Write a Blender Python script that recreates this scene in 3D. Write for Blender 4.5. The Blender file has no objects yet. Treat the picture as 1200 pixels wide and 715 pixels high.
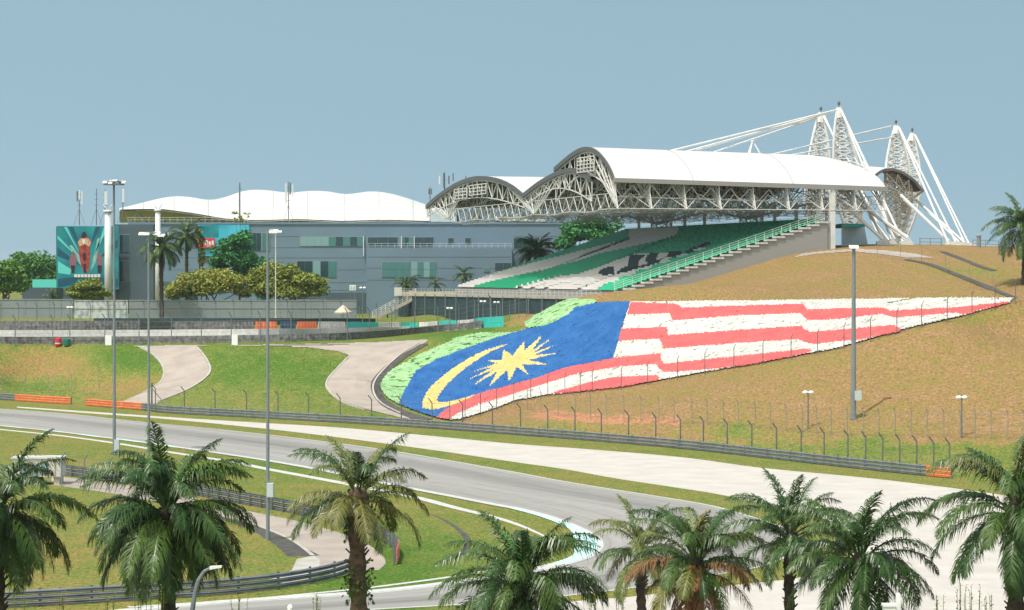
import bpy, math, random
import numpy as np
random.seed(7); rng = np.random.default_rng(7)
R = math.radians
SC = bpy.context.scene
COL = SC.collection

# ------------------------------------------------------------------ camera
F = 2800.0; CAMZ = 19.0
TH = math.atan((357.5 - 320.0) / F)
CT, ST = math.cos(TH), math.sin(TH)
def ray(px, py):
    u = (px - 600.0) / F; v = (357.5 - py) / F
    return u, CT + v * ST, -ST + v * CT
def P(px, py, z=0.0):
    x, y, dz = ray(px, py); t = (z - CAMZ) / dz
    return (x * t, y * t, z)
def D(px, py, d):
    x, y, dz = ray(px, py); t = d / y
    return (x * t, d, CAMZ + dz * t)
def proj(x, y, z):
    z = z - CAMZ
    f = y * CT - z * ST; up = y * ST + z * CT
    return 600 + F * x / f, 357.5 - F * up / f

cam = bpy.data.cameras.new('camera'); camo = bpy.data.objects.new('camera', cam); COL.objects.link(camo)
camo.location = (0, 0, CAMZ); camo.rotation_euler = (math.pi / 2 - TH, 0, 0)
cam.sensor_fit = 'HORIZONTAL'; cam.sensor_width = 36; cam.lens = 36 * F / 1200
cam.clip_start = 1; cam.clip_end = 9000
SC.camera = camo

# ------------------------------------------------------------------ materials
MATS = {}
def mat(name, col, rough=0.7, col2=None, scale=1.0, detail=4, bump=0.0, bscale=None, metal=0.0, spec=0.3,
        lo=0.35, hi=0.65, rnd=None, speck=None, stretch=None):
    m = bpy.data.materials.new(name); m.use_nodes = True; nt = m.node_tree; N = nt.nodes; L = nt.links
    b = N['Principled BSDF']; b.inputs['Roughness'].default_value = rough; b.inputs['Metallic'].default_value = metal
    b.inputs['Specular IOR Level'].default_value = spec
    b.inputs['Base Color'].default_value = (*col, 1)
    tc = N.new('ShaderNodeTexCoord'); src = tc.outputs['Object']
    if stretch:
        mp = N.new('ShaderNodeMapping'); mp.inputs['Scale'].default_value = stretch; L.new(src, mp.inputs['Vector']); src = mp.outputs['Vector']
    out = None
    if col2 is not None:
        n = N.new('ShaderNodeTexNoise'); n.inputs['Scale'].default_value = scale; n.inputs['Detail'].default_value = detail
        L.new(src, n.inputs['Vector'])
        r = N.new('ShaderNodeMapRange'); r.inputs['From Min'].default_value = lo; r.inputs['From Max'].default_value = hi
        L.new(n.outputs['Fac'], r.inputs['Value'])
        mx = N.new('ShaderNodeMix'); mx.data_type = 'RGBA'; mx.inputs['A'].default_value = (*col, 1); mx.inputs['B'].default_value = (*col2, 1)
        L.new(r.outputs['Result'], mx.inputs['Factor']); out = mx.outputs['Result']
    if rnd is not None:
        oi = N.new('ShaderNodeObjectInfo'); mx = N.new('ShaderNodeMix'); mx.data_type = 'RGBA'
        if out: L.new(out, mx.inputs['A'])
        else: mx.inputs['A'].default_value = (*col, 1)
        mx.inputs['B'].default_value = (*rnd, 1)
        mu = N.new('ShaderNodeMath'); mu.operation = 'MULTIPLY'; mu.inputs[1].default_value = 0.85
        L.new(oi.outputs['Random'], mu.inputs[0]); L.new(mu.outputs[0], mx.inputs['Factor']); out = mx.outputs['Result']
    if speck is not None:      # (colour, scale, threshold)
        n = N.new('ShaderNodeTexNoise'); n.inputs['Scale'].default_value = speck[1]; n.inputs['Detail'].default_value = 3
        L.new(src, n.inputs['Vector'])
        r = N.new('ShaderNodeMapRange'); r.inputs['From Min'].default_value = speck[2]; r.inputs['From Max'].default_value = speck[2] + 0.05
        L.new(n.outputs['Fac'], r.inputs['Value'])
        mx = N.new('ShaderNodeMix'); mx.data_type = 'RGBA'
        if out: L.new(out, mx.inputs['A'])
        else: mx.inputs['A'].default_value = (*col, 1)
        mx.inputs['B'].default_value = (*speck[0], 1); L.new(r.outputs['Result'], mx.inputs['Factor']); out = mx.outputs['Result']
    if out: L.new(out, b.inputs['Base Color'])
    if bump:
        n = N.new('ShaderNodeTexNoise'); n.inputs['Scale'].default_value = bscale or scale * 4; n.inputs['Detail'].default_value = 5
        L.new(src, n.inputs['Vector']); bp = N.new('ShaderNodeBump'); bp.inputs['Strength'].default_value = 0.8; bp.inputs['Distance'].default_value = bump
        L.new(n.outputs['Fac'], bp.inputs['Height']); L.new(bp.outputs['Normal'], b.inputs['Normal'])
    MATS[name] = m
    return m

# ------------------------------------------------------------------ mesh builder
class MB:
    def __init__(s): s.v = []; s.f = []; s.m = []
    def poly(s, pts, m=0):
        i = len(s.v); s.v.extend(pts); s.f.append(list(range(i, i + len(pts)))); s.m.append(m)
    def mesh(s, vs, fs, m=0):
        i = len(s.v); s.v.extend(vs)
        for f in fs: s.f.append([i + k for k in f]); s.m.append(m)
    def box8(s, c, m=0):      # 8 corners: bottom 4 ccw, top 4 ccw
        s.mesh(c, [(3, 2, 1, 0), (4, 5, 6, 7), (0, 1, 5, 4), (1, 2, 6, 5), (2, 3, 7, 6), (3, 0, 4, 7)], m)
    def box(s, x0, x1, y0, y1, z0, z1, m=0):
        s.box8([(x0, y0, z0), (x1, y0, z0), (x1, y1, z0), (x0, y1, z0), (x0, y0, z1), (x1, y0, z1), (x1, y1, z1), (x0, y1, z1)], m)
    def tube(s, p, q, r1, r2=None, n=6, m=0, cap=True):
        r2 = r1 if r2 is None else r2
        p = np.array(p, float); q = np.array(q, float); d = q - p; l = np.linalg.norm(d)
        if l < 1e-6: return
        d /= l; a = np.cross(d, (0, 0, 1.0))
        if np.linalg.norm(a) < 0.05: a = np.cross(d, (1.0, 0, 0))
        a /= np.linalg.norm(a); b = np.cross(d, a)
        i = len(s.v)
        for c, r in ((p, r1), (q, r2)):
            for k in range(n):
                t = 2 * math.pi * (k + 0.5) / n
                s.v.append(tuple(c + r * (math.cos(t) * a + math.sin(t) * b)))
        for k in range(n):
            j = (k + 1) % n; s.f.append([i + k, i + j, i + n + j, i + n + k]); s.m.append(m)
        if cap:
            s.f.append([i + n - 1 - k for k in range(n)]); s.m.append(m); s.f.append([i + n + k for k in range(n)]); s.m.append(m)
    def path_tube(s, pts, rs, n=6, m=0):
        for k in range(len(pts) - 1): s.tube(pts[k], pts[k + 1], rs[k], rs[k + 1], n, m, cap=(k in (0, len(pts) - 2)))
    def ball(s, c, rx, ry, rz, nu=8, nv=5, m=0):
        vs = []; fs = []
        for j in range(nv + 1):
            t = math.pi * j / nv
            for k in range(nu):
                a = 2 * math.pi * k / nu
                vs.append((c[0] + rx * math.sin(t) * math.cos(a), c[1] + ry * math.sin(t) * math.sin(a), c[2] - rz * math.cos(t)))
        for j in range(nv):
            for k in range(nu):
                k2 = (k + 1) % nu; fs.append((j * nu + k, j * nu + k2, (j + 1) * nu + k2, (j + 1) * nu + k))
        s.mesh(vs, fs, m)
    def build(s, name, mats, parent=None, smooth=False):
        off = (0, 0, 0)
        if parent is not None:
            r = parent
            while r.parent: r = r.parent
            off = r['_base']
        me = bpy.data.meshes.new(name)
        v = np.array(s.v, float).reshape(-1, 3) - np.array(off)
        me.from_pydata([tuple(x) for x in v], [], s.f)
        if not isinstance(mats, (list, tuple)): mats = [mats]
        for m in mats: me.materials.append(m)
        if len(mats) > 1: me.polygons.foreach_set('material_index', s.m)
        if smooth: me.polygons.foreach_set('use_smooth', [True] * len(me.polygons))
        me.update()
        o = bpy.data.objects.new(name, me); COL.objects.link(o)
        if parent is not None: o.parent = parent
        return o

def tag(o, label=None, cat=None, group=None, kind=None):
    if label: o['label'] = label
    if cat: o['category'] = cat
    if group: o['group'] = group
    if kind: o['kind'] = kind
    return o
def thing(name, label, cat, base, group=None):
    o = bpy.data.objects.new(name, None); COL.objects.link(o); o.location = base; o['_base'] = tuple(float(x) for x in base)
    return tag(o, label, cat, group)
def single(mb, name, m, label, cat, base=None, group=None, smooth=False):
    """a top-level thing that is one mesh, its origin at the base"""
    if base is not None:
        a = np.array(base, float); mb.v = [tuple(np.array(p) - a) for p in mb.v]
    o = mb.build(name, m, None, smooth)
    if base is not None: o.location = base
    return tag(o, label, cat, group)

def smooth_pts(pts, n=6):
    p = [np.array(q, float) for q in pts]; out = []
    for i in range(len(p) - 1):
        a = p[i - 1] if i > 0 else 2 * p[0] - p[1]; b = p[i]; c = p[i + 1]; d = p[i + 2] if i + 2 < len(p) else 2 * p[-1] - p[-2]
        for k in range(n):
            t = k / n
            out.append(0.5 * ((2 * b) + (c - a) * t + (2 * a - 5 * b + 4 * c - d) * t * t + (-a + 3 * b - 3 * c + d) * t ** 3))
    out.append(p[-1]); return out
def inpoly(px, py, poly):
    px = np.asarray(px, float); py = np.asarray(py, float); r = np.zeros(px.shape, bool); n = len(poly); j = n - 1
    for i in range(n):
        xi, yi = poly[i]; xj, yj = poly[j]
        if yi != yj:
            c = ((yi > py) != (yj > py)) & (px < (xj - xi) * (py - yi) / (yj - yi) + xi); r ^= c
        j = i
    return r
def resample(pts, step):
    pts = np.array(pts, float); seg = np.linalg.norm(np.diff(pts, axis=0), axis=1); s = np.concatenate([[0], np.cumsum(seg)])
    n = max(2, int(round(s[-1] / step)) + 1); t = np.linspace(0, s[-1], n)
    return np.stack([np.interp(t, s, pts[:, k]) for k in range(pts.shape[1])], 1)

# ------------------------------------------------------------------ terrain
RAIL = [(-15, 467.5), (83, 474), (101, 475.5), (168, 481), (200, 484.5), (300, 490), (400, 495.7), (500, 502), (600, 509.5),
        (700, 517.5), (800, 526.3), (900, 537.5), (1000, 549), (1085, 558), (1114.6, 560.7)]
railw = np.array([P(x, y)[:2] for x, y in [(-200, 457)] + RAIL + [(1350, 588)]])
def yrail(x): return np.interp(x, railw[:, 0], railw[:, 1])
CP = []
def cz(px, py, z): CP.append(P(px, py, z))
def cd(px, py, d): CP.append(D(px, py, d))
for x, y in RAIL[::2]:
    q = P(x, y); CP.append((q[0], q[1] + 1.5, 0.0))
CP.append((90, 190, 0)); CP.append((-110, 366, 0))
# left embankment
for x, y, z in [(-60, 409, 7.0), (0, 408, 7.2), (60, 407.5, 7.2), (100, 407, 7.3), (150, 406.5, 7.4), (200, 406, 7.6), (245, 405.5, 7.8), (285, 405, 8.0), (345, 404, 8.2), (400, 402, 8.4), (450, 399, 8.7), (485, 396, 8.8)]: cz(x, y, z)
for x, y, z in [(0, 440, 3.2), (60, 440, 3.4), (120, 440, 3.5), (180, 441, 3.6), (245, 442, 3.8), (320, 444, 3.9), (390, 446, 3.8), (430, 446, 3.9)]: cz(x, y, z)
for x, y, z in [(400, 480, 0.7), (450, 488, 0.5), (485, 493, .2), (300, 478, .7), (200, 473, .6), (100, 464, .7), (20, 458, .8)]: cz(x, y, z)
# plateau behind
for x, y, d in [(-60, 392, 420), (0, 392, 420), (150, 392, 416), (300, 391, 414), (400, 391, 414), (480, 390, 440), (555, 385, 450)]: cd(x, y, d)
for x, y, d in [(-60, 381, 450), (0, 382, 450), (150, 381, 450), (300, 380, 450), (400, 380, 462), (450, 380, 480)]: cd(x, y, d)
for x, y, d in [(-60, 373, 470), (0, 373, 470), (100, 373, 470), (250, 373, 476), (400, 373, 484)]: cd(x, y, d)
for x in (-130, -90, -50, -20): 
    for y in (520, 560, 600): CP.append((x, y, 9.8))
CP.append((5, 560, 10)); CP.append((5, 600, 10)); CP.append((40, 600, 10)); CP.append((90, 600, 10))
# flag spur
for x, y, d in [(447, 468, 332), (450, 455, 338), (470, 437, 342), (495, 418, 346), (520, 405, 349), (560, 391, 351), (600, 389, 350), (640, 362, 347), (665, 353, 345), (695, 352, 343), (715, 352, 381)]: cd(x, y, d)
for x, y, d in [(610, 383, 402), (655, 366, 386), (680, 362, 395)]: cd(x, y, d)
for x, y, d in [(470, 478, 318), (500, 488, 304)]: cd(x, y, d)
for x, y, z in [(540, 493, .3), (600, 476, 1.7), (650, 463, 3.0), (700, 456, 4.0), (800, 440.5, 6.0), (900, 421.5, 8.4), (1000, 400, 10.9), (1100, 378, 13.2), (1185, 354, 15.5)]: cz(x, y, z)
for x, y, d in [(560, 440, 326), (620, 420, 332), (680, 400, 330), (735, 356, 331), (790, 356, 325), (860, 354.5, 322), (1000, 352, 325), (1100, 351, 316)]: cd(x, y, d)
# lower hill (fence line B and slope)
for x, y, d in [(620, 490, 292), (700, 487, 281), (811, 495, 268), (903, 501, 258), (974, 509, 250), (1090, 512, 243), (1190, 514, 238)]: cd(x, y, d)
for x, y, d in [(1000, 450, 268), (1100, 440, 266), (1185, 430, 264), (1185, 390, 284), (1260, 370, 290), (1260, 440, 258), (1350, 420, 258)]: cd(x, y, d)
# hill above the flag
for x, y, d in [(850, 336, 350), (1000, 320, 352), (1100, 325, 344), (1185, 325, 335), (1250, 330, 325)]: cd(x, y, d)
for x, y, d in [(750, 346, 384), (800, 335.5, 385), (850, 321, 388), (880, 312, 390), (920, 300, 392), (962, 293, 394), (1040, 288.5, 398), (1100, 288.5, 400), (1160, 292, 396), (1210, 298, 380), (1290, 305, 370)]: cd(x, y, d)
cd(1100, 288.5, 440); cd(1180, 292, 440)
# below and behind the stand
for u, v, z in [(8, 30, 14.8), (22, 30, 18.5), (36, 30, 22.5), (8, 70, 14.2), (22, 70, 18), (36, 70, 22), (10, 99, 14), (24, 99, 18), (36, 99, 22), (60, 40, 23.3), (60, 80, 22), (80, 60, 23), (36, 125, 12), (10, 125, 11), (70, 120, 14), (0, 60, 11.5), (-2, 90, 9.5), (-2, 130, 9.5), (15, 106, 15.5), (26, 106, 19.5)]:
    CP.append((16.5 + .959 * u - .285 * v, 385 + .285 * u + .959 * v, z))
CP = np.array(CP)
def tpsk(r2): return np.where(r2 > 0, r2 * np.log(np.maximum(r2, 1e-9)) * 0.5, 0)
cxy = CP[:, :2] / 100.0; n_ = len(CP)
K = tpsk(((cxy[:, None] - cxy[None]) ** 2).sum(-1)) + np.eye(n_) * 2e-4
A_ = np.zeros((n_ + 3, n_ + 3)); A_[:n_, :n_] = K; A_[:n_, n_] = 1; A_[:n_, n_ + 1:] = cxy; A_[n_, :n_] = 1; A_[n_ + 1:, :n_] = cxy.T
sol = np.linalg.solve(A_, np.concatenate([CP[:, 2], [0, 0, 0]]))
def tps(x, y):
    sh = x.shape; q = np.stack([x.ravel(), y.ravel()], 1) / 100.0; out = np.zeros(len(q))
    for i in range(0, len(q), 20000):
        c = q[i:i + 20000]; out[i:i + 20000] = tpsk(((c[:, None] - cxy[None]) ** 2).sum(-1)) @ sol[:n_] + sol[n_] + c @ sol[n_ + 1:]
    return out.reshape(sh)
def sstep(t): t = np.clip(t, 0, 1); return t * t * (3 - 2 * t)
GX = np.concatenate([[-4000, -2000, -1000, -500, -300, -200, -160], np.arange(-130, 151, 1.5), [170, 200, 300, 500, 1000, 2000, 4000]])
GY = np.concatenate([[-60, 0, 60, 100, 150, 190], np.arange(205, 611, 1.5), [630, 660, 700, 800, 1000, 1500, 2500, 4000, 7000]])
gx, gy = np.meshgrid(GX, GY)
zt = tps(gx, gy); zt = np.clip(zt, 0, 26)
inside = sstep((200 - np.abs(gx - 10)) / 50.0) * sstep((680 - gy) / 70.0)
zt = zt * inside + 9.0 * (1 - inside)
zt *= sstep((gy - yrail(gx) - 0.6) / 5.0)
GZ = zt + 0.0
def terr(x, y):
    x = np.asarray(x, float); y = np.asarray(y, float)
    i = np.clip(np.searchsorted(GX, x) - 1, 0, len(GX) - 2); j = np.clip(np.searchsorted(GY, y) - 1, 0, len(GY) - 2)
    a = (x - GX[i]) / (GX[i + 1] - GX[i]); b = (y - GY[j]) / (GY[j + 1] - GY[j])
    return (GZ[j, i] * (1 - a) + GZ[j, i + 1] * a) * (1 - b) + (GZ[j + 1, i] * (1 - a) + GZ[j + 1, i + 1] * a) * b
def rayt(px, py, d0=205, d1=600, step=1.0):
    px = np.atleast_1d(np.asarray(px, float)); py = np.atleast_1d(np.asarray(py, float)); x, y, dz = ray(px, py)
    y = y + 0 * px; hit = np.full(px.shape, np.nan); done = np.zeros(px.shape, bool); prev = np.full(px.shape, d0)
    for d in np.arange(d0, d1, step):
        t = d / y; h = (CAMZ + dz * t) - terr(x * t, d + 0 * px)
        new = (h <= 0) & ~done
        if new.any():
            lo = prev[new] * 1.0; hi = np.full(lo.shape, d)
            for _ in range(12):
                m = (lo + hi) / 2; t2 = m / y[new]; hm = (CAMZ + dz[new] * t2) - terr(x[new] * t2, m); lo = np.where(hm > 0, m, lo); hi = np.where(hm > 0, hi, m)
            hit[new] = hi; done |= new
        prev = np.full(px.shape, d)
        if done.all(): break
    t = hit / y
    return np.stack([x * t, hit, CAMZ + dz * t], -1)
def T(px, py, **k):
    r = rayt(px, py, **k)[0]
    if np.isnan(r[0]): r = np.array(D(px, py, 420.0))
    return tuple(float(q) for q in r)
def G(x, y): return float(terr(x, y))
# ------------------------------------------------------------------ ground sheet
def blob(px, py, cx, cy, rx, ry): return np.exp(-(((px - cx) / rx) ** 2 + ((py - cy) / ry) ** 2))
gpx, gpy = proj(gx, np.maximum(gy, 20), GZ)
dry = np.full(gx.shape, 0.42)
beh = gy > yrail(gx) + 1
hill = beh & (gx > -6 + (gy - 300) * 0.05) & (gpy < 520)
emb = beh & ~hill
dry = np.where(emb, 0.35, dry); dry = np.where(hill, 0.82, dry)
dry = dry + np.where(emb, 0.5 * blob(gpx, gpy, 60, 430, 70, 22) + .35 * blob(gpx, gpy, 150, 455, 60, 14) - .5 * blob(gpx, gpy, 150, 420, 42, 18) - .35 * blob(gpx, gpy, 40, 452, 50, 7)
                - .3 * blob(gpx, gpy, 340, 430, 100, 24) - .2 * blob(gpx, gpy, 270, 425, 50, 20), 0)
dry = dry + np.where(hill, -.5 * blob(gpx, gpy, 860, 503, 26, 8) - .6 * blob(gpx, gpy, 1020, 522, 34, 12) - .35 * blob(gpx, gpy, 640, 505, 60, 12) - .2 * blob(gpx, gpy, 900, 512, 120, 12)
                - .25 * blob(gpx, gpy, 1120, 370, 60, 14) - .2 * blob(gpx, gpy, 850, 425, 120, 14) - .25 * blob(gpx, gpy, 1140, 320, 60, 10), 0)
dry = dry - .8 * beh * blob(gpx, gpy, 560, 389, 60, 10)
dry = dry - np.where(~beh, .45 * blob(gpx, gpy, 460, 672, 110, 14) + .25 * blob(gpx, gpy, 330, 545, 120, 14), 0) + np.where(~beh, .22 * blob(gpx, gpy, 60, 640, 90, 40) + .2 * blob(gpx, gpy, 470, 630, 50, 14), 0)
bare = np.where(hill, .75 * blob(gpx, gpy, 690, 489, 70, 8) + .6 * blob(gpx, gpy, 770, 494, 50, 6) + .45 * blob(gpx, gpy, 640, 482, 30, 8), 0) + np.where(emb, .3 * blob(gpx, gpy, 75, 425, 40, 12), 0) \
    + np.where(beh, .25 * blob(gpx, gpy, 880, 330, 120, 16), 0)
vs = np.stack([gx, gy, GZ], -1).reshape(-1, 3); ny, nx = gx.shape
ii = (np.arange(ny - 1)[:, None] * nx + np.arange(nx - 1)[None]).ravel()
fs = np.stack([ii, ii + 1, ii + 1 + nx, ii + nx], 1)
me = bpy.data.meshes.new('ground'); me.from_pydata(vs.tolist(), [], fs.tolist())
ca = me.color_attributes.new('cover', 'FLOAT_COLOR', 'POINT')
cdat = np.zeros((len(vs), 4), np.float32); cdat[:, 0] = np.clip(dry, 0, 1).ravel(); cdat[:, 1] = np.clip(bare, 0, 1).ravel(); cdat[:, 2] = hill.ravel(); cdat[:, 3] = 1
ca.data.foreach_set('color', cdat.ravel())
me.polygons.foreach_set('use_smooth', [True] * len(me.polygons))
ground = bpy.data.objects.new('ground', me); COL.objects.link(ground); tag(ground, kind='structure')

def ground_mat():
    m = bpy.data.materials.new('grass_ground'); m.use_nodes = True; nt = m.node_tree; N = nt.nodes; L = nt.links; b = N['Principled BSDF']
    b.inputs['Roughness'].default_value = 0.9; b.inputs['Specular IOR Level'].default_value = 0.1
    at = N.new('ShaderNodeAttribute'); at.attribute_name = 'cover'; sp = N.new('ShaderNodeSeparateColor'); L.new(at.outputs['Color'], sp.inputs[0])
    tc = N.new('ShaderNodeTexCoord')
    def noise(sc, det=4, rough=0.6, stretch=None):
        n = N.new('ShaderNodeTexNoise'); n.inputs['Scale'].default_value = sc; n.inputs['Detail'].default_value = det; n.inputs['Roughness'].default_value = rough
        if stretch:
            mp = N.new('ShaderNodeMapping'); mp.inputs['Scale'].default_value = stretch; L.new(tc.outputs['Object'], mp.inputs['Vector']); L.new(mp.outputs['Vector'], n.inputs['Vector'])
        else: L.new(tc.outputs['Object'], n.inputs['Vector'])
        return n.outputs['Fac']
    def math_(op, a, c):
        n = N.new('ShaderNodeMath'); n.operation = op
        for k, q in ((0, a), (1, c)):
            if isinstance(q, (int, float)): n.inputs[k].default_value = q
            else: L.new(q, n.inputs[k])
        return n.outputs[0]
    def mix(f, a, c):
        n = N.new('ShaderNodeMix'); n.data_type = 'RGBA'; L.new(f, n.inputs['Factor'])
        for k, q in (('A', a), ('B', c)):
            if isinstance(q, tuple): n.inputs[k].default_value = (*q, 1)
            else: L.new(q, n.inputs[k])
        return n.outputs['Result']
    n1 = noise(0.07, 5); n2 = noise(0.6, 5, .7, (1, .45, 1)); n3 = noise(3.5, 4, .7, (1, .5, 1))
    f = math_('ADD', sp.outputs[0], math_('MULTIPLY', math_('SUBTRACT', n1, .5), .65))
    f = math_('ADD', f, math_('MULTIPLY', math_('SUBTRACT', n2, .5), 1.1))
    n4 = noise(9, 3, .7, (1, .5, 1)); f = math_('ADD', f, math_('MULTIPLY', math_('SUBTRACT', n3, .5), .8))
    cr = N.new('ShaderNodeValToRGB'); L.new(f, cr.inputs['Fac']); e = cr.color_ramp.elements
    e[0].position = 0.0; e[0].color = (0.072, 0.145, 0.02, 1); e[1].position = 1.0; e[1].color = (0.285, 0.18, 0.09, 1)
    k = e.new(.35); k.color = (0.145, 0.178, 0.04, 1); k = e.new(.62); k.color = (0.225, 0.185, 0.055, 1); k = e.new(.84); k.color = (0.255, 0.165, 0.07, 1)
    g = math_('ADD', sp.outputs[1], math_('MULTIPLY', math_('SUBTRACT', n2, .5), 1.6))
    g2 = N.new('ShaderNodeMapRange'); g2.inputs['From Min'].default_value = .42; g2.inputs['From Max'].default_value = .7; L.new(g, g2.inputs['Value'])
    c = mix(g2.outputs['Result'], cr.outputs['Color'], (0.42, 0.20, 0.11))
    dk = N.new('ShaderNodeMapRange'); dk.inputs['From Min'].default_value = .34; dk.inputs['From Max'].default_value = .66; dk.inputs['To Min'].default_value = .5; dk.inputs['To Max'].default_value = 1.4
    L.new(math_('ADD', math_('MULTIPLY', n3, .65), math_('MULTIPLY', n4, .35)), dk.inputs['Value'])
    mu = N.new('ShaderNodeMix'); mu.data_type = 'RGBA'; mu.blend_type = 'MULTIPLY'; mu.inputs['Factor'].default_value = 1
    L.new(c, mu.inputs['A']); L.new(dk.outputs['Result'], mu.inputs['B']); L.new(mu.outputs['Result'], b.inputs['Base Color'])
    bp = N.new('ShaderNodeBump'); bp.inputs['Strength'].default_value = .9; bp.inputs['Distance'].default_value = .2; L.new(math_('ADD', n3, math_('MULTIPLY', n2, 1.5)), bp.inputs['Height']); L.new(bp.outputs['Normal'], b.inputs['Normal'])
    return m
me.materials.append(ground_mat())

# ------------------------------------------------------------------ surface materials
M = {}
M['track'] = mat('track_asphalt', (.235, .23, .222), .85, (.29, .283, .275), .5, 5, .01, 12, stretch=(.7, .25, 1))
M['pinkroad'] = mat('service_asphalt', (.36, .31, .275), .9, (.29, .25, .225), .35, 6, .02, 6)
M['gravel'] = mat('pale_gravel', (.475, .45, .425), .95, (.415, .39, .365), .35, 8, .08, 3.0)
M['white'] = mat('white_paint', (.56, .56, .555), .5, (.44, .44, .43), 2.0)
M['cyan'] = mat('turquoise_paint', (.42, .72, .70), .5, (.55, .78, .76), 1.0)
M['concrete'] = mat('concrete', (.42, .40, .37), .85, (.33, .31, .29), .6, 5, .01)
M['drain'] = mat('dark_drain', (.05, .048, .045), .9, (.09, .085, .08), 1.5)
M['galv'] = mat('galvanised_steel', (.20, .22, .25), .4, (.13, .15, .18), 1.2, metal=.25)
M['galvdark'] = mat('dark_steel_post', (.10, .105, .11), .55, (.15, .15, .155), 1.2)
M['orange'] = mat('orange_barrier_paint', (.62, .13, .05), .5, (.70, .2, .09), 1.5)
M['pole'] = mat('grey_pole_paint', (.16, .19, .21), .5, (.19, .22, .24), .6)
M['lampwhite'] = mat('lamp_housing', (.75, .76, .76), .4)
M['steelw'] = mat('white_steel', (.64, .64, .63), .45, (.55, .55, .54), .6)
M['truss'] = mat('pale_grey_truss', (.60, .60, .59), .5, (.52, .52, .515), .8)
M['soffit'] = mat('shaded_roof_soffit', (.035, .038, .043), .7, (.05, .053, .056), .4)  # underside of the white roof, its shade put into the dark colour
M['membrane'] = mat('white_membrane', (.55, .55, .545), .55, (.515, .515, .51), .15)
M['rim'] = mat('dark_grey_rim', (.10, .10, .105), .5)
M['eave'] = mat('grey_eave', (.27, .265, .262), .6)
M['darknet'] = mat('dark_screen', (.022, .045, .055), .7, (.03, .065, .08), .5)
M['wire'] = mat('fence_wire', (.22, .22, .21), .6)

def sheet(name, poly, z, m, kind='structure'):
    mb = MB(); mb.poly([P(x, y, z) for x, y in poly]); o = mb.build(name, m); tag(o, kind=kind); return o
def ribbon(name, pts, w, z, m, n=6, side=0, world=None, struct=True):
    """strip of constant width along a line of image points laid on the ground"""
    p = world if world is not None else np.array([P(x, y, z) for x, y in pts])[:, :2]
    p = np.array(smooth_pts(p, n)); t = np.gradient(p, axis=0); t /= np.linalg.norm(t, axis=1)[:, None]; nn = np.stack([-t[:, 1], t[:, 0]], 1)
    ws = np.interp(np.linspace(0, 1, len(p)), np.linspace(0, 1, len(w)), w)[:, None] if isinstance(w, (list, tuple)) else w
    a = p + nn * ws * (-.5 + side * .5); b = p + nn * ws * (.5 + side * .5); mb = MB()
    v = [(x, y, z) for x, y in a] + [(x, y, z) for x, y in b]; k = len(p)
    mb.mesh(v, [(i, i + 1, k + i + 1, k + i) for i in range(k - 1)])
    o = mb.build(name, m)
    if struct: tag(o, kind='structure')
    return o
FAR = [(-15, 478), (0, 479), (78, 485), (170, 495), (245, 502), (313.6, 509.5), (392, 519), (463, 529), (505, 536), (600, 552.7), (649, 562), (700, 570.6), (760, 580), (800, 586.5), (840, 594), (885, 607), (925, 621), (941, 634), (935, 645), (917, 654), (885, 665), (800, 679.5), (738, 689), (662, 698), (560, 707), (430, 714.5), (200, 730), (-20, 745)]
NEAR = [(-15, 497), (0, 498.5), (65, 505), (135, 513.7), (153, 515.8), (237, 527.6), (313.6, 539), (382, 551), (421, 559.5), (477.6, 570.7), (540, 582.5), (589, 592), (611, 596), (640, 603.5), (665, 612), (685, 620.5), (700, 629), (704.5, 636), (703, 643), (690, 653), (650, 664.5), (600, 674.5), (523, 685.5), (430, 695.6), (337, 702), (250, 708), (100, 722), (-20, 735)]
farS = [tuple(q) for q in smooth_pts(FAR, 5)]; nearS = [tuple(q) for q in smooth_pts(NEAR, 5)]
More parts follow.
